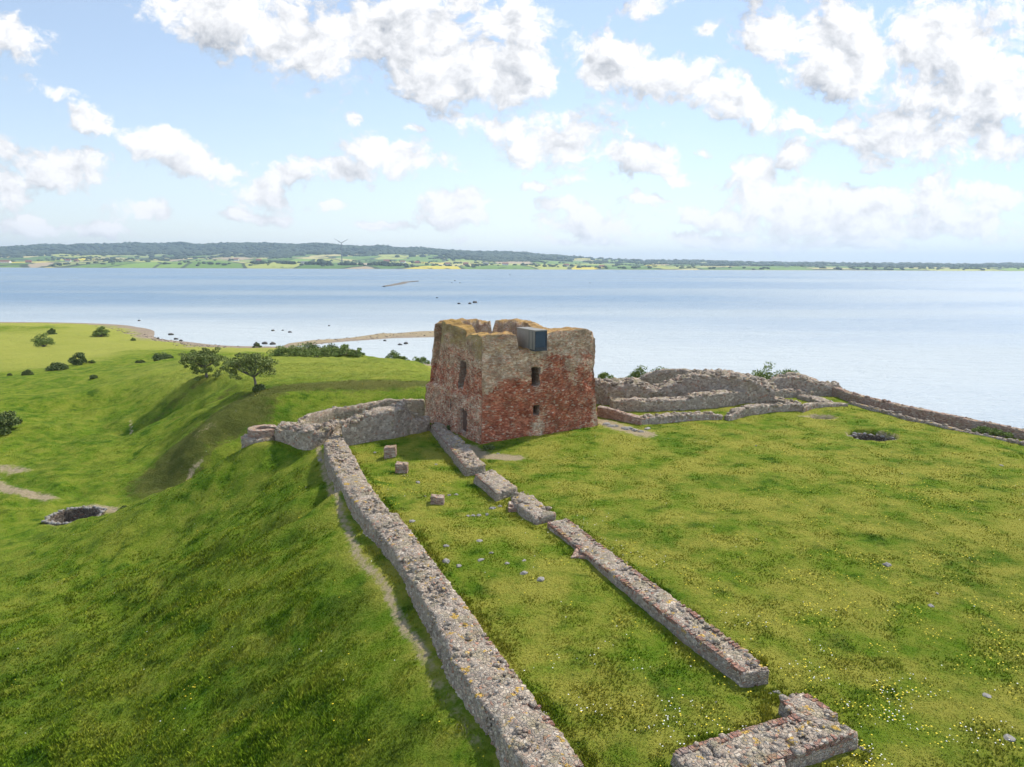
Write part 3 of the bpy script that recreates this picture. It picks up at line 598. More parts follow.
# ------------------------------------------------------------------ tower
TN, TR, TL = np.array([-2.9, 66.6]), np.array([9.0, 72.9]), np.array([-9.7, 77.9]); TB = TR+TL-TN
faces_t = [(TN, TR), (TR, TB), (TB, TL), (TL, TN)]
def face_h(i, t):
    if i == 0: xs, hs = [0,.05,.25,.265,.455,.47,.6,.86,.93,1], [10.25,10.4,10.35,8.9,8.85,10.45,10.6,10.6,10.25,9.45]
    elif i == 1: xs, hs = [0,.1,.3,.5,.8,1], [9.45,9.8,10.2,9.6,9.9,10.5]
    elif i == 2: xs, hs = [0,.15,.36,.40,.44,.47,.9,1], [10.5,10.7,10.7,9.0,9.0,10.7,10.95,10.2]
    else: xs, hs = [0,.07,.3,.54,.62,.70,.8,1], [10.2,10.9,10.95,10.8,10.5,9.8,10.25,10.3]
    return np.interp(t, xs, hs)
def build_tower():
    e = empty('castle_tower', (float(TN[0]+TB[0])/2, float(TN[1]+TB[1])/2, 0), 'squat ruined square tower of red brick and grey stone with a broken crown', 'tower')
    rows = 96; per = 132
    P = []; Nn = []; Hh = []; Ft = []; Us = []; u = 0
    for i, (a, b) in enumerate(faces_t):
        d = b-a; L = np.hypot(*d); d = d/L; n = np.array([d[1], -d[0]])
        for t in np.arange(per)/per:
            p = a+d*L*t; nn = n.copy(); c = .05
            if t < c: pv = faces_t[i-1]; dv = pv[1]-pv[0]; dv = dv/np.hypot(*dv); n2 = np.array([dv[1], -dv[0]]); nn = n*(.5+.5*t/c)+n2*(.5-.5*t/c)
            if t > 1-c: pv = faces_t[(i+1) % 4]; dv = pv[1]-pv[0]; dv = dv/np.hypot(*dv); n2 = np.array([dv[1], -dv[0]]); q = (1-t)/c; nn = n*(.5+.5*q)+n2*(.5-.5*q)
            P.append(p); Nn.append(nn); Hh.append(face_h(i, t)); Ft.append((i, t)); Us.append(u+L*t)
        u += L
    P = np.array(P); Nn = np.array(Nn); Hh = np.array(Hh); Ft = np.array(Ft); Us = np.array(Us); n = len(P)
    Hh = Hh+.09*fbm(Us/.9, Us*0, s=8, o=3)
    q = np.linspace(0, 1, rows); Z = -.8+(Hh[:, None]+.8)*q[None, :]
    ti = Ft[:, 1][:, None]; fi = Ft[:, 0][:, None]; U = np.repeat(Us[:, None], rows, 1)
    off = np.zeros(Z.shape)
    cornerL = np.exp(-((np.where(fi == 3, ti, np.where(fi == 2, 1-ti, 9)))/.22)**2)
    cornerR = np.exp(-((np.where(fi == 1, ti, np.where(fi == 0, 1-ti, 9)))/.08)**2)
    up_ = sstep(3.7, 4.3, Z)
    off -= up_*np.where(fi == 3, .45-.3*ti, np.where(fi == 2, .3, .0))
    off -= cornerL*up_*(.2+.20*np.clip(Z-4, 0, 9))
    off -= cornerR*(.25*sstep(2.6, 3.4, Z)+.35*np.exp(-((Z-5.8)/1.3)**2)+.25*sstep(8.6, 10, Z))
    off += .35*sstep(1.4, -.5, Z)*(fi == 3)+(fi == 0)*np.interp(ti, [0, .42, 1], [0, 1.15, 0])
    off -= np.where(fi == 3, 1, 0)*.55*np.exp(-((ti-.64)/.06)**2)*sstep(4.3, 6.5, Z)       # collapsed groove above the tall opening
    off += .16*fbm(U/2.0, Z/2.2, s=40, o=4)+.05*fbm(U/.45, Z/.3, s=41, o=2)
    edge = np.exp(-(np.minimum(ti, 1-ti)/.035)**2); off -= edge*(.10+.22*np.abs(vnoise(Z/.8, U*0+fi*9, s=77)))*sstep(.5, 3, Z)
    # openings
    opens = [(0,.395,6.2,.38,.80,3.6),(0,.402,2.9,.23,.40,3.6),(3,.62,5.9,.42,1.2,3.0),(3,.50,2.6,.16,.50,2.5),(3,.73,1.45,.50,1.1,.7)]
    hole = np.zeros(Z.shape); tan_ = np.zeros(Z.shape)
    L4 = [np.hypot(*(b-a)) for a, b in faces_t]
    for f, t0, zc, hw, hh, dep in opens:
        dx = np.abs((ti-t0)*L4[f])/hw; dz = np.abs(Z-zc)/hh
        g = np.maximum(dx, dz)+.12*vnoise(U*3, Z*3, s=50); k_ = sstep(1.12, .85, g)*(fi == f); hole = np.maximum(hole, k_); off = off-dep*k_; tan_ = tan_+(ti-t0)*L4[f]*1.3*k_*(0 if f == 3 and zc < 2 else 1)
    Tg = np.array([(faces_t[int(q)][1]-faces_t[int(q)][0])/L4[int(q)] for q in Ft[:, 0]])
    XY = P[:, None, :]+Nn[:, None, :]*off[..., None]+Tg[:, None, :]*tan_[..., None]
    outer = np.concatenate([XY, Z[..., None]], -1)
    # top and inner rings
    th = 2.1; tops = 14; rings = []
    ctr = (TN+TB)/2
    inn = ctr+(P-ctr)*(1-th*2/13.4)
    for j in range(1, tops+1):
        a = j/tops; rx = XY[:, -1]*(1-a)+inn*a; rz = Hh+.12*fbm(rx[:, 0]/.8, rx[:, 1]/.8, s=12, o=3)*min(1, 2*a)+.03*math.sin(a*3.14)
        rings.append(np.c_[rx, rz])
    topz = rings[-1][:, 2]
    for zf in np.linspace(1, 0, 14)[1:]:
        rings.append(np.c_[inn+.1*np.stack([fbm(Us/1.2, Us*0+zf*5, s=60, o=2)]*2, 1), -.5+(topz+.5)*zf])
    G = np.concatenate([outer, np.stack(rings, 1)], 1); mm = G.shape[1]
    ix = np.arange(n*mm).reshape(n, mm); ixn = np.roll(ix, -1, 0)
    Q = np.stack([ix[:, :-1], ixn[:, :-1], ixn[:, 1:], ix[:, 1:]], -1).reshape(-1, 4)
    V = G.reshape(-1, 3)
    fi2 = np.repeat(fi, mm, 1); ti2 = np.repeat(ti, mm, 1); Z2 = G[..., 2]; U2 = np.repeat(Us[:, None], mm, 1)
    nz = 1.5*fbm(U2/2.4, Z2/1.0, s=70, o=6)
    lim = np.where(fi2 == 0, np.interp(ti2, [0,.15,.35,.45,.55,.75,1], [5.8,5.6,5.6,6.4,8.0,8.0,6.8]), np.where(fi2 == 3, 7.8, 6.5))
    red = sstep(1.5, -1.5, Z2-lim+nz*1.1)*(1-.35*sstep(.1, .9, fbm(U2/1.5, Z2/.9, s=171, o=5)))
    red = red*np.where(fi2 == 3, np.interp(Z2, [0,3.6,4.2,5,7.5], [.50,.40,.62,.85,.45]), 1)
    red = red*(1-.75*np.exp(-((ti2-.74)/.05)**2-((Z2-6.0)/1.1)**2)*(fi2 == 0))*(1-.6*(fi2 == 0)*sstep(.9, .97, ti2+.03*nz)*sstep(4, 3, Z2))
    lightp = (fi2 == 0)*(np.exp(-((ti2-.42)/.055)**2-((Z2-1.2)/1.0)**2)+.8*np.exp(-((ti2-.41)/.03)**2-((Z2-4.9)/.5)**2))
    red = red*(1-np.clip(lightp*1.2+nz*.2*(lightp > .1), 0, 1))
    moss = np.clip(sstep(6.2, 10, Z2+nz)*np.where(fi2 == 3, .85, np.where(fi2 == 0, np.interp(ti2, [0,.3,.5,1], [.75,.35,.2,.2]), .5))+.55*np.exp(-((ti2-.74)/.05)**2-((Z2-6.2)/1.0)**2)*(fi2 == 0)+.55*np.exp(-((Z2-3.9)/.35)**2)*(fi2 == 3), 0, 1)
    isin = np.zeros(G.shape[:2]); isin[:, rows:] = 1
    crest = np.zeros(G.shape[:2]); crest[:, rows-5:rows+tops] = 1
    att = np.stack([red*(1-isin), moss, np.maximum(crest*.8, 0)], -1).reshape(-1, 3)
    m, k = newmat('tower_masonry'); uv = k.n('ShaderNodeUVMap').outputs[0]
    s = k.n('ShaderNodeSeparateColor'); k.put(s.inputs[0], k.attr('tw')); Rr, Gg, Bb = s.outputs[:3]
    p = k.pos(); us = k.vm('MULTIPLY', uv, (1, 2.4, 1))
    cell = k.sepx(k.vor(us, 4.3, 'F1', 'Color')); ed = k.vor(us, 5.0, 'DISTANCE_TO_EDGE', 'Distance'); n1 = k.noise(uv, 1.3, 6, .7); n2 = k.noise(us, 9, 5, .7); n3 = k.noise(uv, .5, 5, .65)
    rd = k.ramp(cell[0], [(0, (.35, .105, .060)), (.3, (.43, .150, .085)), (.5, (.26, .078, .047)), (.68, (.45, .19, .115)), (.88, (.45, .29, .21)), (.97, (.55, .47, .39))], 'CONSTANT')
    rd = k.mix(k.math('MULTIPLY', k.map(n1, .48, .72), .7), rd, (.37, .235, .17))
    rd = k.mix(k.math('MULTIPLY', k.map(n3, .52, .64), .35), rd, (.16, .05, .035))
    gr = k.ramp(cell[1], [(0, (.47, .33, .235)), (.25, (.52, .40, .30)), (.45, (.38, .25, .175)), (.62, (.56, .47, .37)), (.82, (.47, .25, .17)), (.93, (.62, .55, .46))], 'CONSTANT')
    gr = k.mix(k.math('MULTIPLY', k.map(n1, .45, .7), .6), gr, (.50, .40, .30))
    gr = k.mix(k.math('MULTIPLY', k.map(n3, .50, .66), .5), gr, (.34, .26, .19))
    f = k.map(k.math('ADD', k.math('ADD', Rr, k.math('MULTIPLY', k.math('SUBTRACT', cell[2], .5), .75)), k.math('MULTIPLY', k.math('SUBTRACT', n1, .5), 1.3)), .25, .75)
    col = k.mix(f, gr, rd)
    ms = k.map(k.math('ADD', Gg, k.math('MULTIPLY', k.math('SUBTRACT', k.noise(uv, 1.9, 6, .7), .5), 1.8)), .42, .9)
    col = k.mix(k.math('MULTIPLY', ms, .75), col, k.mix(n2, (.19, .15, .045), (.34, .27, .11)))
    nzs = k.sepx(k.nrm())[2]; cr = k.math('MULTIPLY', k.map(k.math('ADD', nzs, k.math('MULTIPLY', k.math('SUBTRACT', n1, .5), .8)), .35, .8), Bb)
    col = k.mix(cr, col, k.mix(n2, (.20, .13, .035), (.36, .23, .07)))
    col = k.mix(1, col, k.mix(n2, (.42, .42, .42), (1.58, 1.56, 1.52)), 'MULTIPLY')
    col = k.mix(1, col, k.mix(k.map(k.noise(uv, .95, 7, .72), .36, .64), (.88, .80, .72), (1.68, 1.58, 1.45)), 'MULTIPLY')
    col = k.mix(k.map(k.noise(us, 8.5, 2, .5), .68, .74), col, (.56, .49, .41))
    col = k.mix(k.map(k.noise(k.vm('ADD', us, (9, 4, 0)), 9.5, 2, .5), .64, .70), col, (.07, .045, .035))
    k.out(col, .93, k.bump(k.math('ADD', k.map(ed, 0, .12), n2), .9, .09), .2)
    hf = np.zeros(G.shape[:2]); hf[:, :rows] = hole; hq = (hf.reshape(-1)[Q].max(1) > .03)
    mo = mesh_np('masonry', V, Q, [m, M_FACE], parent=e, midx=hq.astype(np.int32), attrs={'tw': att}, uv=np.stack([U2, Z2], -1).reshape(-1, 2)); mo.data.polygons.foreach_set('use_smooth', ~hq[:len(mo.data.polygons)])
    # timber door deep in the left side opening
    print('tower polys', len(mo.data.polygons), len(Q))
    def fp(f, t, o): a, b = faces_t[f]; d = b-a; L = np.hypot(*d); d = d/L; nn = np.array([d[1], -d[0]]); return a+d*L*t+nn*o, d, nn
    import bmesh
    mt, kk = newmat('dark_timber'); kk.out(kk.mix(kk.noise(kk.pos(), 9, 4), (.07, .04, .03), (.15, .09, .06)), .8)
    def obox(name, cen, d, nn, L_, D_, z0, z1, mat, par):
        v = np.array([(*(cen+d*sx*L_/2+nn*sy*D_/2), z) for sx in (-1, 1) for sy in (-1, 1) for z in (z0, z1)])
        ff = np.array([(0,1,3,2),(4,6,7,5),(0,4,5,1),(2,3,7,6),(0,2,6,4),(1,5,7,3)])
        return mesh_np(name, v, ff, mat, parent=par, smooth=False)
    c, d, nn = fp(3, .73, -.12); dr = obox('door', c, d, nn, .95, .08, .3, 2.55, mt, e)
    mg, kk = newmat('viewing_glass'); kk.out((.03, .045, .06), .15, None, .5)
    mp, kk = newmat('zinc_panel'); kk.out(kk.mix(kk.noise(kk.vm('MULTIPLY', kk.pos(), (1, 1, .2)), 3, 4), (.15, .14, .12), (.28, .26, .22)), .5, None, .5)
    md, kk = newmat('dark_steel'); kk.out((.035, .04, .05), .4, None, .5)
    # metal and glass viewing box sitting in the notch of the front wall
    vb = bpy.data.objects.new('viewing_box', None); link(vb, e); vb.location = (0, 0, 0)
    vb.location = (0, 0, 0)
    def sub(name, cen, L_, D_, z0, z1, mat):
        v = np.array([(*(cen+d*sx*L_/2+nn*sy*D_/2), z) for sx in (-1, 1) for sy in (-1, 1) for z in (z0, z1)])-np.array([*e.location])
        ff = np.array([(0,1,3,2),(4,6,7,5),(0,4,5,1),(2,3,7,6),(0,2,6,4),(1,5,7,3)])
        o = mesh_np(name, v, ff, mat, smooth=False); o.parent = vb; return o
    c, d, nn = fp(0, .395, 1.08); w = 1.25
    for sgn in (-1, 1): sub('side_panel', c+d*sgn*w/2-nn*.9, .06, 3.6, 8.95, 10.72, mp)
    sub('roof_panel', c-nn*.9, w+.12, 3.7, 10.725, 10.83, mp)
    sub('floor_panel', c-nn*.9, w+.1, 3.7, 8.83, 8.945, md)
    sub('glass_pane', c+nn*.87, w-.08, .03, 8.95, 10.72, mg)
    for sgn in (-1, 1): sub('glass_frame', c+nn*.93+d*sgn*(w/2-.01), .07, .06, 8.95, 10.72, md)
    sub('glass_frame', c+nn*.93, w-.12, .05, 8.95, 9.2, md)
    for q in (-.2, .5): sub('panel_joint', c-d*(w/2+.035)+nn*q, .02, .05, 8.95, 10.72, md)
    sub('support_post', c-nn*2.5, .25, .25, -.3, 8.825, md)
    return e
build_tower()

# ------------------------------------------------------------------ plants
def leaf_mat(name, a, b):
    m, k = newmat(name); f = k.attr('bl', 'Fac'); col = k.mix(f, a, b); k.out(col, .7, None, .25); return m
M_HAW = leaf_mat('hawthorn_leaves', (.09, .125, .028), (.24, .275, .07))
M_BUSH = leaf_mat('bush_leaves', (.09, .14, .025), (.25, .31, .07))
M_DBUSH = leaf_mat('dark_bush_leaves', (.06, .095, .022), (.16, .195, .055))
m, k = newmat('bark'); k.out(k.mix(k.noise(k.pos(), 8, 5), (.09, .075, .06), (.22, .19, .16)), .9, k.bump(k.noise(k.pos(), 14, 4), .7, .04)); M_BARK = m
def tube_np(pts, rad, n=7):
    pts = np.array(pts, float); Vs = []
    for i, p in enumerate(pts):
        t = pts[min(i+1, len(pts)-1)]-pts[max(i-1, 0)]; t /= np.linalg.norm(t)+1e-9; a = np.cross(t, (0.3, 1, .1)); a /= np.linalg.norm(a); b = np.cross(t, a)
        Vs.append([p+rad[i]*(a*math.cos(q)+b*math.sin(q)) for q in np.linspace(0, 6.283, n, endpoint=False)])
    V = np.array(Vs).reshape(-1, 3); ix = np.arange(len(pts)*n).reshape(len(pts), n); j = np.roll(ix, -1, 1)
    return V, np.stack([ix[:-1], j[:-1], j[1:], ix[1:]], -1).reshape(-1, 4)
def leaves_np(C, size):
    n = len(C); a = rng.normal(size=(n, 3)); a /= np.linalg.norm(a, axis=1, keepdims=True); b = np.cross(a, rng.normal(size=(n, 3))); b /= np.linalg.norm(b, axis=1, keepdims=True)+1e-9
    s = (size*rng.uniform(.6, 1.4, n))[:, None]; V = np.stack([C+a*s, C+b*s*.6, C-a*s, C-b*s*.6], 1).reshape(-1, 3); F_ = np.arange(4*n).reshape(n, 4); f = np.repeat(rng.uniform(0, 1, n), 4)
    return V, F_, f
def crown_pts(clumps, per, r):
    out = []
    for c in clumps:
        q = rng.normal(size=(per, 3)); q = q/np.linalg.norm(q, axis=1, keepdims=True)*(rng.uniform(.2, 1, (per, 1))**.5)
        out.append(np.array(c[:3])+q*np.array((1, 1, .6))*r*(c[3] if len(c) > 3 else 1))
    return np.concatenate(out)
def foliage(name, C, size, mat, par):
    V, F_, f = leaves_np(C, size); o = mesh_np(name, V, F_, mat, smooth=False, attrs={'bl': np.stack([f]*3, 1)}); o.parent = par; return o
def hawthorn(px, py, z, hgt, wid, lean, label, seed, trunk=True):
    x, y = W(px, py, z); g = gz(x, y); e = empty('hawthorn_tree', (x, y, g), label, 'tree', 'wind bent hawthorns')
    rg = random.Random(seed); Vs = []; Fs = []; off = 0; clumps = []
    th = hgt*.34
    base = [(0, 0, -.3), (-.25*lean*.4, 0, th*.4), (-.35*lean*.4, .1, th*.7), (-.2*lean, 0, th)]
    V, Q = tube_np(base, [.26, .21, .17, .14]); Vs.append(V); Fs.append(Q); off += len(V)
    for i in range(13):
        a = i/13*6.283+rg.uniform(-.2, .2); ln = wid*.5*rg.uniform(.55, 1.0); hz = hgt*rg.uniform(.62, .97)-.25*ln*0
        ex = -.2*lean+math.cos(a)*ln-lean*.28*wid*.5*.6; ey = math.sin(a)*ln*.9; hz *= 1-.28*max(0, -ex/wid)-.12*max(0, ex/wid)
        mid = ((ex)*.45-.1*lean, ey*.4, th+(hz-th)*.4)
        V, Q = tube_np([base[-1], mid, (ex*.8, ey*.8, th+(hz-th)*.8), (ex, ey, hz)], [.10, .065, .04, .015], 5); Vs.append(V); Fs.append(Q+off); off += len(V)
        clumps.append((ex, ey, hz, 1)); clumps.append((ex*.7, ey*.7, hz*.93+.1, 1.1)); clumps.append((ex*.35, ey*.35, hz*.97, 1.0))
        if rg.random() < .8: clumps.append((ex*.95+rg.uniform(-.5, .5), ey+rg.uniform(-.5, .5), hz-.18*hgt, .7))
    for i in range(14): clumps.append((rg.uniform(-.5, .4)*wid*.8-.3*lean, rg.uniform(-.3, .3)*wid, hgt*rg.uniform(.55, .95), rg.uniform(.5, .9)))
    o = mesh_np('trunk', np.concatenate(Vs), [np.concatenate(Fs)], M_BARK); o.parent = e
    for i in range(34):
        a = rg.uniform(0, 6.283); q = rg.uniform(.3, 1)**.5; lo = (1-q)*.25
        clumps.append((-.2*lean-.25*lean*q+math.cos(a)*q*wid*.50, math.sin(a)*q*wid*.45, hgt*(rg.uniform(.60 if trunk else .22, .95)-.22*q+.05*math.cos(a)), rg.uniform(.6, 1.05)))
    foliage('crown', crown_pts(clumps, 95, hgt*.15), .12, M_HAW, e); return e
hawthorn(257, 391, -1.4, 5.6, 6.8, 1.6, 'wind bent hawthorn with a bare curved trunk, nearer the ruined walls', 3)
hawthorn(207, 379, -2.0, 4.9, 6.6, .9, 'wind bent hawthorn with foliage down to the grass, left of its twin', 8, False)
def bush(px, py, z, w, h, label, mat=M_BUSH, n=14, per=90, leaf=.10, group=None, name='bush', stems=True, yy=None, g=None):
    if yy is None: x, y = W(px, py, z); g = gz(x, y)
    else: x, y = yy; g = gz(x, y) if g is None else g
    e = empty(name, (x, y, g), label, 'bush', group); cl = []
    for i in range(n):
        a = rng.uniform(0, 6.283); q = rng.uniform(0, 1)**.5; hh = h*(1-.55*q*q)*rng.uniform(.18, .92)
        cl.append((math.cos(a)*q*w*.42, math.sin(a)*q*w*.42, hh, rng.uniform(.6, 1.1)))
    V, Fs, off = [], [], 0
    for c in cl:
        v, q = tube_np([(c[0]*.1, c[1]*.1, -.1), (c[0]*.5, c[1]*.5, c[2]*.5), c[:3]], [.06, .035, .012], 4); V.append(v); Fs.append(q+off); off += len(v)
    o = mesh_np('stems', np.concatenate(V), [np.concatenate(Fs)], M_BARK); o.parent = e
    foliage('foliage', crown_pts(cl, per, max(w*.8, h)*.25), leaf, mat, e); return e
GM = 'bushes scattered over the outer meadow'
BL = [(259,391.5,-1.4,1.7,1.0,'small dark bush at the foot of the bare trunked hawthorn',M_DBUSH),(44,347,-10.8,6.4,5.0,'round bright bush in the sunlit meadow at the far left',M_BUSH),(52,335,-10.6,3.2,2.6,'small dark bush behind the round bright meadow bush',M_DBUSH),
 (101,337,-11,5.6,4.4,'pale green bush at the edge of the beach',M_BUSH),(79,367,-10,4.2,3.2,'dark round bush in mid meadow',M_DBUSH),(57,375.5,-10,4.8,1.7,'low grey bush on the ridge below the meadow track',M_DBUSH),(28,380,-9,2.2,1.5,'smaller grey bush left of the low grey bush',M_DBUSH),
 (163,358,-6,4.6,2.0,'low dark bush near the shore left of the hawthorns',M_DBUSH),(140,363.5,-6,2.0,1.0,'tiny bush left of the low dark shore bush',M_DBUSH),(92,364,-9.5,1.6,.9,'tiny bush right of the dark round meadow bush',M_BUSH),(133,340,-11,1.8,1.0,'speck of a bush at the beach edge',M_BUSH),
 (4,426,-7.2,4.6,3.2,'dark hawthorn bush cut by the left edge',M_DBUSH),(125,514,-10,1.3,.8,'small tuft bush right of the stone well',M_DBUSH),(94,382,-6.5,1.5,.7,'small tussock bush on the ridge',M_DBUSH),
 (205,476,-6.8,1.6,.9,'dark bush in the ditch behind the slope edge',M_DBUSH),(10,378,-9.5,1.0,.7,'tiny dark bush on the meadow track',M_DBUSH)]
for px, py, z, w, h, lb, mt in BL: bush(px, py, z, w, h, lb, mt, n=34, per=100, leaf=.10 if w < 3 else .17, group=GM)
GS = 'bushes in the shore scrub'
for i, (px, py, w, h, q) in enumerate([(278,360,6,2.4,'leftmost pale bush of the shore scrub'),(290,359.5,6.5,2.6,'second pale bush of the shore scrub'),(303,359,6.5,3.0,'middle pale bush of the shore scrub'),(317,358.5,6.5,2.9,'fourth bush of the shore scrub'),
        (331,358,6,3.0,'fifth bush of the shore scrub'),(344,357.5,5.5,2.6,'sixth bush of the shore scrub'),(357,357.5,4,2.0,'rightmost low bush of the shore scrub'),(310,352,6,3.4,'darker bush behind the middle of the shore scrub'),(328,351,6,3.4,'darker bush behind the right half of the shore scrub'),(345,351,5,2.6,'small darker bush behind the right end of the scrub')]):
    bush(px, py, -5, w, h, q, M_BUSH if i < 7 else M_DBUSH, n=16, per=110, leaf=.15, group=GS)
bush(394, 361, -3.6, 3.6, 2.6, 'green bush on the shore edge left of the tower', M_BUSH, leaf=.13)
bush(403, 361, -3.6, 2.6, 1.6, 'lower green bush touching the shore edge bush', M_BUSH, leaf=.13)
bush(420, 362, -3.6, 4.2, 1.5, 'flat green bush beside the left edge of the tower', M_BUSH, leaf=.13)
bush(257, 347, -11.5, 3.0, 2.0, 'small green bush on the beach above the hawthorns', M_DBUSH, leaf=.14)
bush(0, 0, 0, 3.0, 3.5, 'upright bright green bush behind the dark rubble mound', M_BUSH, n=46, leaf=.11, yy=(AT(639, 385, 98)[0], 98), g=-.2)
bush(0, 0, 0, 4.2, 3.2, 'broad bright green bush behind the low grey wall piece', M_BUSH, n=46, leaf=.11, yy=(AT(663, 385, 99.5)[0], 99.5), g=-.2)
bush(0, 0, 0, 3.0, 1.8, 'dry yellowish bush peeping over the rubble by the tower', M_BUSH, n=26, leaf=.10, yy=(AT(606, 388, 95)[0], 95), g=.9)
for i, (px, w, q) in enumerate([(766,4.0,'left crown of the wind swept shrub pair on the north east wall'),(788,3.6,'right crown of the wind swept shrub pair on the north east wall')]):
    bush(0, 0, 0, w, 3.7-.4*i, q, M_BUSH, n=36, per=80, leaf=.11, group='wind swept shrubs on the wall', yy=(AT(px, 385, 97.5)[0], 97.5), g=.2)
for i, (px, py, q) in enumerate([(981,434,'left grass shrub at the parapet foot'),(990,436,'middle grass shrub at the parapet foot'),(1001,438.5,'right grass shrub at the parapet foot')]):
    bush(px, py, 0, 1.8, .9, q, M_BUSH, n=12, per=70, leaf=.07, group='shrubs at the parapet foot')
bush(489, 447, 0, 1.3, .5, 'dark weeds at the near corner of the tower', M_DBUSH, leaf=.06); bush(436, 428, 0, 1.3, .7, 'dark weeds where the inner wall meets the tower', M_DBUSH, leaf=.06); bush(447, 430, 0, 1.2, .6, 'dark weeds along the trench by the tower', M_DBUSH, leaf=.06)

# grass blades and flowers: denser near the camera's side of the castle
def scatter(n, rmin, rmax, pw, amin=-47, amax=47):
    u = rng.uniform(0, 1, n); e = 2-pw; r = (rmin**e+u*(rmax**e-rmin**e))**(1/e); a = np.radians(rng.uniform(amin, amax, n)); return r*np.sin(a), r*np.cos(a), r
wallst = []
for o in bpy.data.objects:
    if o.type == 'MESH' and o.name.split('.')[0] in ('rubble_core', 'curtain_wall', 'cross_wall', 'corner_bastion', 'inner_wall', 'corner_wall', 'masonry'):
        co = np.empty(len(o.data.vertices)*3, np.float32); o.data.vertices.foreach_get('co', co); co = co.reshape(-1, 3); off = np.array(o.location)+(np.array(o.parent.location) if o.parent else 0); wallst.append(co[:, :2]+off[:2])
wallst = np.concatenate(wallst); occ = set(); wi = np.floor(wallst/.3).astype(int); OCC = np.zeros((1200, 1200), bool); OCC[np.clip(wi[:, 0]+600, 0, 1199), np.clip(wi[:, 1]+100, 0, 1199)] = True
def free(x, y): return ~OCC[np.clip(np.floor(x/.3).astype(int)+600, 0, 1199), np.clip(np.floor(y/.3).astype(int)+100, 0, 1199)]
def gridval(A, x, y):
    i = np.clip(np.searchsorted(gx, x)-1, 0, len(gx)-2); j = np.clip(np.searchsorted(gy, y)-1, 0, len(gy)-2)
    fx = (x-gx[i])/(gx[i+1]-gx[i]); fy = (y-gy[j])/(gy[j+1]-gy[j])
    return A[j, i]*(1-fx)*(1-fy)+A[j, i+1]*fx*(1-fy)+A[j+1, i]*(1-fx)*fy+A[j+1, i+1]*fx*fy
DIL = OCC.copy()
for _ in range(2): DIL = DIL | np.roll(DIL, 1, 0) | np.roll(DIL, -1, 0) | np.roll(DIL, 1, 1) | np.roll(DIL, -1, 1)
def near_wall(x, y): return DIL[np.clip(np.floor(x/.3).astype(int)+600, 0, 1199), np.clip(np.floor(y/.3).astype(int)+100, 0, 1199)].astype(float)
def grass(n, blades=4):
    x, y, r = scatter(n, 17, 150, 1.7); x2, y2, r2 = scatter(500000, 17, 95, 1.5); nw = (near_wall(x2, y2) > 0) & (rng.uniform(0, 1, len(x2)) < .4)
    x, y, r = np.r_[x, x2[nw]], np.r_[y, y2[nw]], np.r_[r, r2[nw]]; n = len(x); z = gridval(GZ, x, y); d = gridval(dirt, x, y)
    keep = (z > SEA+1.5) & (rng.uniform(0, 1, n) > d*1.9) & free(x, y); x, y, z, r = x[keep], y[keep], z[keep], r[keep]; n = len(x)
    sl = sstep(-.5, -2.0, z); cl = np.clip(.5+.9*fbm(x/1.1, y/1.1, s=31, o=2), .1, 1.5)
    hgt = (.06+.085*sl*sstep(85, 50, r))*(.5+.8*cl)*(1+.8*near_wall(x, y)); lean = rng.normal(size=(n, 2))*.3
    V = []; f = []
    for b in range(blades):
        a = rng.uniform(0, 6.283, n); ox, oy = np.cos(a), np.sin(a); sp = hgt*.55; w = hgt*.15+.006+r*.00022; h = hgt*rng.uniform(.6, 1.15, n)
        bx, by = x+ox*sp*.35*rng.uniform(0, 1, n), y+oy*sp*.35*rng.uniform(0, 1, n); tx_, ty_ = bx+ox*sp*rng.uniform(.2, 1, n)+lean[:, 0]*h, by+oy*sp*rng.uniform(.2, 1, n)+lean[:, 1]*h
        V.append(np.stack([np.stack([bx-oy*w, by+ox*w, z-.03], 1), np.stack([bx+oy*w, by-ox*w, z-.03], 1), np.stack([tx_, ty_, z+h], 1)], 1)); f.append(np.repeat(rng.uniform(0, 1, n), 3))
    V = np.concatenate(V).reshape(-1, 3); T = np.arange(len(V)).reshape(-1, 3); f = np.concatenate(f)
    hb_ = gridval(herb_shade, V[:, 0], V[:, 1]); gm = np.stack([np.zeros(len(V)), gridval(dry, V[:, 0], V[:, 1]), gridval(meadow, V[:, 0], V[:, 1])], 1)
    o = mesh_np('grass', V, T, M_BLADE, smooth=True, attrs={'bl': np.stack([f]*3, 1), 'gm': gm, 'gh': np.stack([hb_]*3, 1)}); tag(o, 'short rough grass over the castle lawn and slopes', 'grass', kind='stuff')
    # upward facing shading normals would be a trick; the real blade normals are kept
grass(400000, 4)
def flowers(name, label, col, n, spots, size, base=.0):
    x, y, r = scatter(n, 18, 110, 1.5); z = gridval(GZ, x, y); dens = np.full(len(x), base)
    for px, py, R, a in spots:
        cx, cy = W(px, py, 0 if px > 330 else -5); dens += .85*a*np.exp(-((x-cx)**2+(y-cy)**2)/R**2)
    dens *= sstep(-.2, .5, fbm(x/1.4, y/1.4, s=44, o=3))
    keep = (rng.uniform(0, 1, n) < dens) & free(x, y) & (z > -9); x, y, z, r = x[keep], y[keep], z[keep], r[keep]; n = len(x); s = size*rng.uniform(.6, 1.2, n)*(1+r/160); h = z+rng.uniform(.08, .16, n)
    V = np.stack([np.stack([x+s*math.cos(q), y+s*math.sin(q), h+s*.25*(i % 2)], 1) for i, q in enumerate(np.linspace(0, 6.283, 6, endpoint=False))]+[np.stack([x, y, h+s*.5], 1)], 1).reshape(-1, 3)
    T = (np.array([(i, (i+1) % 6, 6) for i in range(6)])[None]+np.arange(n)[:, None, None]*7).reshape(-1, 3)
    m, k = newmat(name+'_petals'); k.out(col, .7); o = mesh_np(name, V, T, m); tag(o, label, 'flowers', kind='stuff')
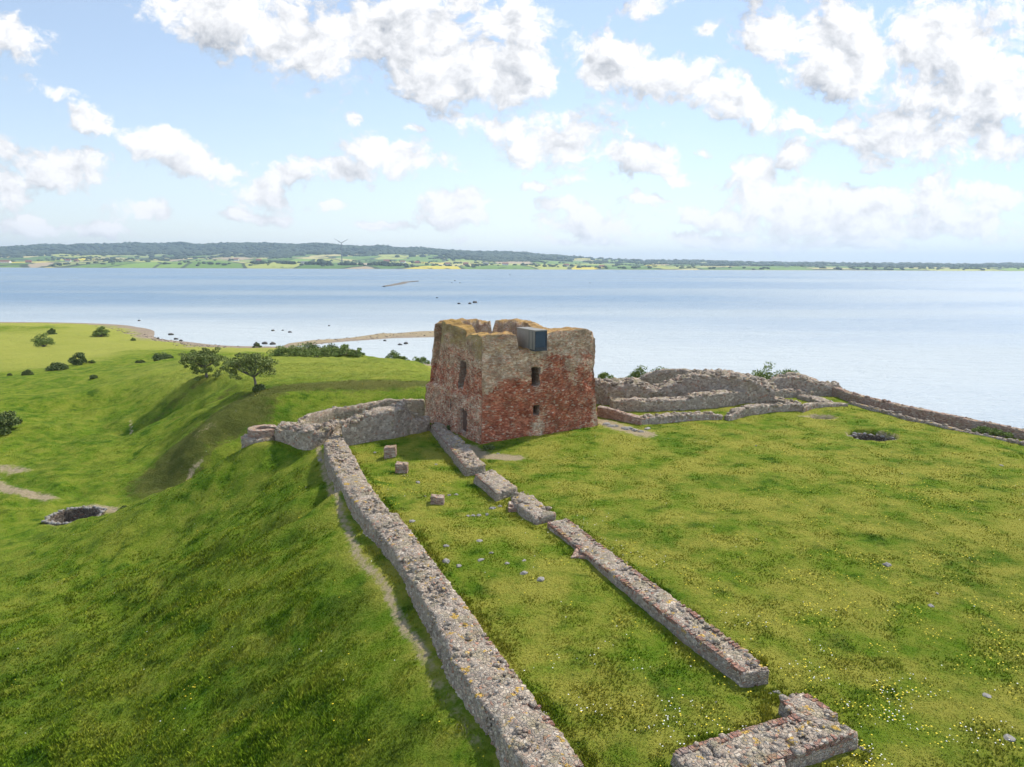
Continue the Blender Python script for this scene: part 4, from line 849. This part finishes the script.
flowers('yellow_flowers', 'scattered yellow buttercups over the lawn', (.62, .50, .02), 60000, [(390,490,3.5,.8),(920,610,9,.35),(880,470,12,.5),(960,500,12,.6),(880,660,4,.3),(640,565,5,.3),(690,690,3,.25),(740,600,6,.2),(900,760,5,.5),(1000,650,6,.3),(190,690,.8,.6),(110,560,1.5,.2)], .031, .02)
flowers('white_flowers', 'patches of small white daisies around the L shaped wall corner', (.70, .70, .66), 50000, [(840,660,2.4,.7),(880,700,2.2,.6),(900,755,2.2,.8),(590,530,2,.5),(620,555,2.0,.45),(630,700,2,.5),(590,665,2.5,.35),(740,620,2,.25),(985,720,2,.35),(720,745,2,.35),(560,620,2,.15)], .024, .012)

# ------------------------------------------------------------------ shore boulders
SB = [(139,321,1.3),(171,335,1.6),(158,339,1.0),(176,339.5,1.6),(273,331,1.2),(283,330.5,1.0),(290,332.5,1.4),(265,344,2.0),(273,344.5,1.8),(256,345,1.4),(181,341,1.2),(400,345,1.3),(406,344,1.5),(329,326,.9),(385,341,.9),
      (455,281,3.0),(460,283,2.2),(452,283,2.0),(475,303,3.0),(470,304,2.2),(459,304,2.6),(478,312,.0),(437,298,1.8),(476,302,1.6),(510,275,4),(590,283,2)]
for i, (px, py, r) in enumerate(SB):
    if r <= 0: continue
    near = py > 318
    x, y = W(px, py, SEA); r2 = r*.6 if near else r*.5
    v = pebble((x, y, SEA+r2*.15), r2, i+300, ICO2, .7)
    nm = ['off the beach', 'beside the sandy spit', 'far out in the bay'][0 if px < 200 else (1 if near else 2)]
    tag(mesh_np('sea_boulder', v, ICO2[1], M_DSTONE, origin=(x, y, SEA)), 'dark boulder standing in the shallow water '+nm, 'rock', 'dark boulders '+nm)
# seaweed pebbles along the beach
m, k = newmat('shingle'); k.out(k.mix(k.noise(k.pos(), .3, 3), (.10, .07, .05), (.26, .21, .17)), .9); VS = []; TS = []; off = 0
for (a, b, n_, sp) in [((100,327),(185,345),110,1.0),((185,345),(235,347.5),50,1.2),((320,342),(430,334),90,2.2)]:
    for i in range(n_):
        t = rng.uniform(); x, y = W(a[0]+(b[0]-a[0])*t, a[1]+(b[1]-a[1])*t, SEA+.1); x += rng.normal()*sp*1.5; y += rng.normal()*sp*2; g = max(gz(x, y), SEA-.1)
        v = pebble((x, y, g), rng.uniform(.15, .5), i); VS.append(v); TS.append(ICO1[1]+off); off += len(v)
tag(mesh_np('shingle', np.concatenate(VS), [np.concatenate(TS)], m), 'brown pebbles and weed strewn along the beach', 'pebbles', kind='stuff')
# far sandbar
def sandbar(pts, label, wd):
    P = [W(px, py, SEA) for px, py in pts]; xs = np.array(P); n = 60; t = np.linspace(0, 1, n); L = np.linspace(0, 1, len(P)); cx = np.interp(t, L, xs[:, 0]); cy = np.interp(t, L, xs[:, 1])
    w = wd*np.sin(np.clip(t*3.1416, .05, 3.09))**.5*(1+.35*fbm(t*9, t*0, s=7)); V = []
    for q in np.linspace(-1, 1, 9): V.append(np.stack([cx+q*w*.15, cy+q*w, SEA-.35+1.8*(1-q*q)+.1*vnoise(t*30, t*0+q*4, s=3)], 1))
    V = np.stack(V, 1).reshape(-1, 3); ix = np.arange(n*9).reshape(n, 9)
    m, k = newmat('wet_sandbar'); k.out(k.mix(k.noise(k.pos(), .08, 4), (.09, .075, .06), (.22, .19, .15)), .9)
    o = mesh_np('sandbar', V, np.stack([ix[:-1, :-1], ix[1:, :-1], ix[1:, 1:], ix[:-1, 1:]], -1).reshape(-1, 4), m); tag(o, kind='structure')
sandbar([(384,286.8),(395,285),(405,282.5),(418,281.5)], '', 34)

# ------------------------------------------------------------------ far shore
FY0 = 3900.0
def ridge(az):   # az in px column
    return np.interp(az, [-400,0,40,80,120,160,200,240,280,330,380,430,480,520,600,700,800,900,1024,1400], [150,168,176,186,190,200,214,222,222,210,196,166,140,118,78,46,30,22,20,20])
def far_h(x, y):
    az = 512+F*x/np.maximum(y, 1)*1.0; r = ridge(az); t = (y-FY0)/4100
    shore = 60*fbm(x/900, x*0, s=91, o=3); tt = (y-FY0-shore)/4100
    prof = np.interp(tt, [-.05,0,.01,.06,.2,.5,.8,1.0,1.15,2], [-5,0,.03,.10,.16,.30,.62,1.0,.9,.2])
    rough = .12*fbm(x/700, y/900, s=80, o=4)*np.clip(tt*2, 0, 1)+.05*fbm(x/260, y/300, s=83, o=3)*np.clip(tt*3, 0, 1)
    low = 9*sstep(0, .03, tt)+8*fbm(x/500, y/500, s=85, o=3)*sstep(.01, .08, tt)
    return SEA+np.maximum(prof, -.05)*r+rough*r+low-4*(tt < 0)
fx = np.linspace(-9500, 9500, 700); fy = np.concatenate([np.linspace(FY0-200, FY0+600, 60), np.linspace(FY0+615, 9500, 130)])
FX, FYg = np.meshgrid(fx, fy); FZ = far_h(FX, FYg)
ix = np.arange(FX.size).reshape(FX.shape)
m, k = newmat('far_fields'); p = k.pos(); pp = k.vm('MULTIPLY', k.vm('ADD', p, k.vm('SCALE', k.noise(k.vm('SCALE', p, sc=.0015), 1, 3, out=1), sc=260)), (.0032, .0022, 0))
c1 = k.sepx(k.vor(pp, 1.0, 'F1', 'Color', .9)); ed = k.vor(pp, 1.0, 'DISTANCE_TO_EDGE', 'Distance', .9)
col = k.ramp(c1[0], [(0, (.10, .17, .03)), (.2, (.25, .27, .07)), (.36, (.07, .13, .025)), (.5, (.34, .30, .13)), (.62, (.14, .22, .04)), (.76, (.40, .33, .04)), (.81, (.19, .22, .07)), (.92, (.28, .22, .15))], 'CONSTANT')
col = k.mix(k.map(ed, .045, .02), col, (.03, .05, .02))
sp_ = k.noise(k.vm('MULTIPLY', p, (.012, .012, 0)), 1, 4, .7); col = k.mix(k.map(sp_, .58, .64), col, (.035, .06, .02))
pxx = k.sepx(p); col = k.mix(k.math('MULTIPLY', k.map(pxx[1], 6400, 7200), k.map(pxx[0], 800, -400)), col, (.03, .05, .02))
zz = pxx[2]; col = k.mix(k.map(zz, -10.5, -11.3), col, (.36, .29, .24))
col = k.mix(1, col, (1.35, 1.35, 1.2), 'MULTIPLY'); k.out(col, .95)
tag(mesh_np('far_shore', np.stack([FX, FYg, FZ], -1).reshape(-1, 3), np.stack([ix[:-1, :-1], ix[:-1, 1:], ix[1:, 1:], ix[1:, :-1]], -1).reshape(-1, 4), m), kind='structure')
# woods on the far hills: one mass of crowns
def woods(n):
    Vs = []; Ts = []; off = 0; Cs = []
    x = rng.uniform(-7800, 7600, n*9); y = FY0+rng.uniform(0, 1, n*9)**.8*5400; zz = far_h(x, y); az = 512+F*x/y
    tt = (y-FY0)/4100; dens = sstep(.1, .5, fbm(x/420, y/500, s=101, o=3)-.15+1.6*sstep(.56, .78, tt)*sstep(620, 480, az)+.25*sstep(-.0, .1, tt)*0)
    hedge = np.abs(vnoise(x/420, y/300, s=103)) < .035; line = (np.abs(y-FY0-60*fbm(x/900, x*0, s=91, o=3)-95) < 45) & (vnoise(x/140, x*0, s=105) > -.25)
    keep = (az > -60) & (az < 1090) & (zz > SEA+3) & ((rng.uniform(0, 1, len(x)) < dens*.5) | hedge | line)
    x, y, zz = x[keep][:n], y[keep][:n], zz[keep][:n]; iv, it = ICO1; n = len(x); r = rng.uniform(9, 17, n)*(.75+1.1*sstep(.4, .6, (y-FY0)/4100))
    V = x[:, None, None]*0+iv[None]*np.stack([r*1.25, r, r*.62], 1)[:, None, :]*(1+.25*rng.normal(size=(n, len(iv), 1)).clip(-1.5, 1.5)); V = V+np.stack([x, y, zz+r*.3], 1)[:, None, :]
    T = it[None]+np.arange(n)[:, None, None]*len(iv)
    m, k = newmat('woodland_crowns'); k.out(k.mix(k.noise(k.vm('SCALE', k.pos(), sc=.012), 1, 3), (.030, .055, .030), (.085, .115, .055)), .95)
    tag(mesh_np('woodland', V.reshape(-1, 3), T.reshape(-1, 3), m, smooth=True), 'dark woods and hedges over the far hills', 'woodland', kind='stuff')
woods(14000)
def far_point(px, tt):
    y = FY0+tt*4100; x = (px-512)/F*y*1.0; return x, y, float(far_h(np.array([x]), np.array([y]))[0])
# named clumps of trees at the water line
def clump(px, tt, w, h, label, seed):
    x, y, z = far_point(px, tt); e = empty('tree_clump', (x, y, z), label, 'trees', 'tree clumps on the far shore'); r_ = random.Random(seed)
    Vs = []; Ts = []; off = 0
    for i in range(22):
        q = r_.uniform(-1, 1); rr = h*.42*r_.uniform(.6, 1.1)*(1-.4*q*q); v = pebble((q*w/2, r_.uniform(-25, 25), rr*.7), rr, i+seed, ICO2, .8); Vs.append(v); Ts.append(ICO2[1]+off); off += len(v)
    o = mesh_np('crowns', np.concatenate(Vs), [np.concatenate(Ts)], bpy.data.materials['woodland_crowns']); o.parent = e
clump(322, .025, 160, 42, 'dark tree clump beside the white farmhouse across the bay', 1); clump(352, .02, 130, 36, 'dark tree clump right of the white farmhouse', 2); clump(384, .02, 150, 36, 'paler tree clump above the far sandbar', 3)
clump(399, .02, 110, 28, 'small dark clump right of the paler one', 4); clump(264, .03, 100, 26, 'dark clump furthest left above the water', 5); clump(290, .03, 130, 28, 'dark clump left of the white farmhouse', 6)
# houses
def wall_mat(name, c): m, k = newmat(name); k.out(k.mix(k.noise(k.pos(), .3, 3), tuple(.85*v for v in c), c), .8); return m
HW, HR, HRed, HG = wall_mat('white_render', (.75, .74, .70)), wall_mat('red_tiles', (.30, .12, .08)), wall_mat('farm_brick', (.34, .17, .12)), wall_mat('grey_roof', (.22, .22, .22))
def house(px, tt, w, d, h, label, wm, rm, rz=0):
    x, y, z = far_point(px, tt); e = empty('farmhouse', (x, y, z-1), label, 'house', 'houses across the bay'); e.rotation_euler.z = rz
    v = [(a*w/2, b*d/2, c) for a in (-1, 1) for b in (-1, 1) for c in (0, h)]+[(-w/2, 0, h+d*.4), (w/2, 0, h+d*.4)]
    o = mesh_np('wall', v, [np.array([(0,1,3,2),(4,6,7,5),(0,4,5,1),(2,3,7,6)]), np.array([(1,8,3),(5,7,9)])], wm, smooth=False); o.parent = e
    r = [(-w/2-1, -d/2-1, h-.3), (w/2+1, -d/2-1, h-.3), (w/2+1, 0, h+d*.4+.6), (-w/2-1, 0, h+d*.4+.6), (-w/2-1, d/2+1, h-.3), (w/2+1, d/2+1, h-.3)]; r = r+[(a, b, c+.8) for a, b, c in r]
    o = mesh_np('roof', r, np.array([(6,7,8,9),(9,8,11,10),(0,3,2,1),(3,4,5,2),(0,1,7,6),(4,10,11,5)]), rm, smooth=False); o.parent = e
    for q in np.linspace(-.36, .36, 4):
        o = mesh_np('window', [(q*w+a*w*.045, -d/2-.15, h*.5+c*h*.2) for a, c in ((-1,-1),(1,-1),(1,1),(-1,1))]+[(q*w+a*w*.045, -d/2+.1, h*.5+c*h*.2) for a, c in ((-1,-1),(1,-1),(1,1),(-1,1))], np.array([(0,1,2,3),(4,7,6,5),(0,4,5,1),(1,5,6,2),(2,6,7,3),(3,7,4,0)]), HG, smooth=False); o.parent = e
HS = [(308,.035,46,16,9,'large white farmhouse above the water left of the dark clump',HW,HG,.2),(315,.035,24,14,8,'small white wing right of the large white farmhouse',HW,HG,-.3),(12,.11,60,22,10,'long pale house at the far left shore',HW,HR,0),(35,.12,30,16,9,'red brick house at the far left',HRed,HR,.3),
 (74,.16,32,16,9,'white cottage amid the left fields',HW,HR,.2),(82,.17,26,14,9,'red roofed cottage beside the left field cottage',HRed,HR,-.2),(240,.22,30,15,9,'white farm high in the fields left of the turbine',HW,HR,0),(262,.2,34,15,9,'brick farm below the wooded hill',HRed,HR,.4),
 (388,.16,36,16,9,'brick farm right of the turbine',HRed,HR,.1),(404,.14,30,16,9,'pale farm right of the turbine',HW,HR,-.2),(418,.14,26,14,9,'reddish barn on the slope right of the turbine',HRed,HR,.2),(448,.12,30,15,9,'white house above the bay centre left',HW,HR,0),
 (466,.10,30,15,9,'brick house above the bay centre left',HRed,HR,.2),(486,.10,34,15,9,'white shed by the far shore centre',HW,HG,0),(505,.08,34,15,9,'white house nearest the picture centre across the bay',HW,HR,.3),(565,.08,30,15,8,'small house on the far shore above the tower',HW,HR,0),(600,.05,30,15,8,'pale house right of the tower on the far shore',HW,HR,.1)]
for a in HS: house(*a)
# wind turbine
tx_, ty_, tz_ = far_point(344, .17); tz_ -= 2
tb = empty('wind_turbine', (tx_, ty_, tz_), 'tall white three bladed wind turbine on the far hills', 'wind turbine')
tm = wall_mat('turbine_grey', (.20, .21, .23)); HT = 118
V, Q = tube_np([(0, 0, 0), (0, 0, HT*.5), (0, 0, HT)], [3.4, 2.8, 2.0], 10); o = mesh_np('tower', V, Q, tm); o.parent = tb
V, Q = tube_np([(0, -4, HT+1.5), (0, -3.4, HT+1.5), (0, 5, HT+1.5), (0, 7, HT+1.5)], [.6, 2.2, 2.4, 1.4], 10); o = mesh_np('nacelle', V, Q, tm); o.parent = tb
for a in (62, 182, 302):
    a = math.radians(a); dx, dz = math.sin(a), math.cos(a); V, Q = tube_np([(dx*q, -4.2, HT+1.5+dz*q) for q in (0, 4, 12, 30, 52)], [1.3, 1.5, 2.6, 1.7, .5], 6); o = mesh_np('blade', V, Q, tm); o.parent = tb
# moored buoy/boat specks are boulders in the photograph

# ------------------------------------------------------------------ haze
m = bpy.data.materials.new('haze_air'); m.use_nodes = True; nt = m.node_tree; nt.nodes.clear(); o_ = nt.nodes.new('ShaderNodeOutputMaterial'); v_ = nt.nodes.new('ShaderNodeVolumePrincipled')
v_.inputs['Color'].default_value = (.62, .80, 1, 1); v_.inputs['Density'].default_value = 6.5e-5; v_.inputs['Anisotropy'].default_value = .25; nt.links.new(v_.outputs[0], o_.inputs['Volume'])
b0, b1, z0, z1 = -21000, 21000, -17, 330
hz = mesh_np('haze', [(x, y, z) for x in (b0, b1) for y in (b0, b1) for z in (z0, z1)], np.array([(0,1,3,2),(4,6,7,5),(0,4,5,1),(2,3,7,6),(0,2,6,4),(1,5,7,3)]), m, smooth=False); tag(hz, 'thin blue haze over the bay', 'haze', kind='stuff')

# ------------------------------------------------------------------ sun and sky
SUN_AZ, SUN_EL = math.radians(46), math.radians(49)       # azimuth measured from +Y toward +X
sd = Vector((math.sin(SUN_AZ)*math.cos(SUN_EL), math.cos(SUN_AZ)*math.cos(SUN_EL), math.sin(SUN_EL)))
sl = bpy.data.lights.new('sun', 'SUN'); sl.energy = 3.0; sl.angle = math.radians(2.0); sl.color = (1, .94, .84); so = bpy.data.objects.new('sun', sl); link(so); so.rotation_euler = (-sd).to_track_quat('-Z', 'Y').to_euler(); so.location = (60, 50, 120)
w = bpy.data.worlds.new('World'); scene.world = w; w.use_nodes = True; k = N(w)
k.t.nodes.clear()
sky = k.n('ShaderNodeTexSky', sky_type='NISHITA'); sky.sun_disc = False; sky.sun_elevation = SUN_EL; sky.sun_rotation = SUN_AZ; sky.air_density = 1.0; sky.dust_density = .5; sky.ozone_density = 1.5; sky.altitude = 20
inc = k.n('ShaderNodeTexCoord').outputs['Generated']; X, Y, Z = k.sepx(inc)
yy = k.math('MAXIMUM', k.math('ABSOLUTE', Y), .08); uvp = k.comb(k.math('DIVIDE', X, yy), k.math('DIVIDE', Z, yy), 0)
def sky_uv(px, py): d = ray(px, py); return d[0]/d[1], d[2]/d[1]
CL = [(215,8,75,26,0),(300,38,80,38,15),(400,30,110,40,0),(455,60,85,44,10),(505,75,55,38,0),(520,25,45,32,0),(88,113,54,15,28),(62,168,56,18,-2),(8,192,26,24,0),(5,150,12,12,0),(180,155,46,17,10),(232,168,46,15,10),(262,185,24,18,0),(288,174,24,12,0),
      (350,175,34,12,0),(400,160,46,18,0),(438,164,28,12,0),(12,35,28,22,30),(165,135,14,6,0),(500,126,60,16,8),(560,142,75,28,8),(620,158,55,18,0),(578,181,20,7,0),(680,180,16,8,0),(700,155,14,5,0),(610,62,50,24,0),(670,80,75,26,8),(735,104,55,18,14),
      (800,125,55,12,5),(855,132,60,15,-6),(930,135,80,28,6),(1000,148,60,22,5),(860,45,110,42,5),(950,40,110,46,0),(1000,90,90,30,0),(830,75,60,26,0),(660,5,32,14,0),(705,30,16,9,0),(765,178,30,24,0),(800,203,70,26,0),(885,208,65,20,0),(930,195,30,22,0),
      (1000,195,55,20,0),(330,205,22,7,0),(250,215,30,6,0),(560,205,22,7,0),(640,200,25,8,0),(700,238,70,8,0),(560,240,60,6,0),(830,245,120,7,0),(380,225,30,5,0),(790,165,25,14,0),(880,228,170,16,0),(700,218,60,12,0),(590,222,60,16,0),(535,190,16,4,0),(462,202,34,12,0),(470,216,36,9,0),(143,207,30,11,0),(30,222,45,9,0),(60,228,60,8,0),(412,130,10,5,0),(358,122,7,6,0),
      (-120,60,110,40,0),(-160,160,90,28,0),(1180,60,120,50,0),(1200,170,110,30,0),(300,-90,200,50,0),(760,-80,160,50,0)]
dst = k.vm('SCALE', k.vm('SUBTRACT', k.noise(uvp, 9, 5, .6, out=1), (.5, .5, .5)), sc=.055); wp = k.vm('ADD', uvp, dst)
def field(pv):
    f = None; gl = None
    for px, py, a, b, rot in CL:
        cx, cy = sky_uv(px, py); r = math.radians(-rot); au, bu = a/F*1.15, b/F*1.2
        mp = k.n('ShaderNodeMapping', vector_type='TEXTURE'); k.put(mp.inputs['Vector'], pv); mp.inputs['Location'].default_value = (cx, cy, 0); mp.inputs['Rotation'].default_value = (0, 0, r); mp.inputs['Scale'].default_value = (au, bu, 1)
        L_ = k.vm('LENGTH', mp.outputs[0]); wgt = .55+.26*min(b, 40)/40
        v = k.math('MULTIPLY_ADD', L_, -wgt, wgt)
        f = v if f is None else k.math('SMOOTH_MAX', f, v, .12)
        if b >= 12:
            q = k.math('MULTIPLY_ADD', k.sepx(mp.outputs[0])[1], -.6, v); gl = q if gl is None else k.math('MAXIMUM', gl, q)
    return f, gl
def dens(pv, scv=1.0):
    n1 = k.noise(pv, 11, 9, .62); n2 = k.noise(k.vm('MULTIPLY', pv, (1, 1.5, 1)), 34, 6, .6)
    return k.math('ADD', k.math('MULTIPLY', k.math('SUBTRACT', n1, .5), 2.6), k.math('MULTIPLY', k.math('SUBTRACT', n2, .5), 1.1))
f0, g0 = field(wp); n0 = dens(wp); d0 = k.math('ADD', f0, n0)
n1s = dens(k.vm('ADD', wp, (.016, .022, 0)))
alpha = k.map(d0, -.02, .36)
thick = k.map(k.math('ADD', f0, k.math('MULTIPLY', n0, .5)), .30, .85)
rel = k.math('SUBTRACT', n1s, n0)                     # denser toward the sun = self-shaded side
shade = k.math('ADD', k.math('MULTIPLY', rel, 1.3), k.math('MULTIPLY', thick, .40)); shade = k.math('ADD', shade, k.math('MULTIPLY', k.map(k.math('SUBTRACT', g0, f0), .05, .6), .75), None, True)
vv = k.sepx(uvp)[1]
shade = k.math('MULTIPLY', shade, k.map(vv, .02, .25, .55, 1.0, False))
cc = k.mix(shade, (6.4, 6.4, 6.5), (2.7, 2.9, 3.25))
cc = k.vm('SCALE', cc, sc=k.map(Y, .35, -.6, 1.0, 2.3))  # clouds behind the camera brightened, an added fill for shaded faces
# very thin wisps everywhere else
wsp = k.map(k.noise(k.vm('MULTIPLY', uvp, (1, 2.6, 1)), 5.5, 8, .6), .5, .85); wsp = k.math('MULTIPLY', wsp, .2)
base = k.mix(1, sky.outputs[0], k.mix(k.map(X, -.1, .7), (1.0, 1.0, 1.0), (.62, .72, .82)), 'MULTIPLY')
hzn = k.map(vv, .36, -.02); base = k.mix(k.math('MULTIPLY', k.math('POWER', hzn, 1.6), .42), base, (5.3, 5.75, 6.3))
base = k.mix(.22, base, (5.6, 6.1, 6.7))
base = k.vm('SCALE', base, sc=k.map(Y, .35, -.6, 1.0, 1.6))  # same added fill from the clear sky behind the camera
base = k.mix(wsp, base, (6.0, 6.2, 6.5)); colr = k.mix(alpha, base, cc)
bg = k.n('ShaderNodeBackground'); k.put(bg.inputs[0], colr); bg.inputs[1].default_value = .095; wo = k.n('ShaderNodeOutputWorld'); k.t.links.new(bg.outputs[0], wo.inputs[0])
try: w.cycles.sampling_method = 'MANUAL'; w.cycles.sample_map_resolution = 512
except Exception: pass

vs = scene.view_settings; vs.view_transform = 'Standard'; vs.look = 'None'; vs.gamma = 1; vs.exposure = 0.85; vs.use_curve_mapping = False
cy = scene.cycles; cy.max_bounces = 5; cy.diffuse_bounces = 2; cy.glossy_bounces = 2; cy.volume_bounces = 0; cy.transparent_max_bounces = 4; cy.use_denoising = True; cy.use_adaptive_sampling = True; cy.adaptive_threshold = .02
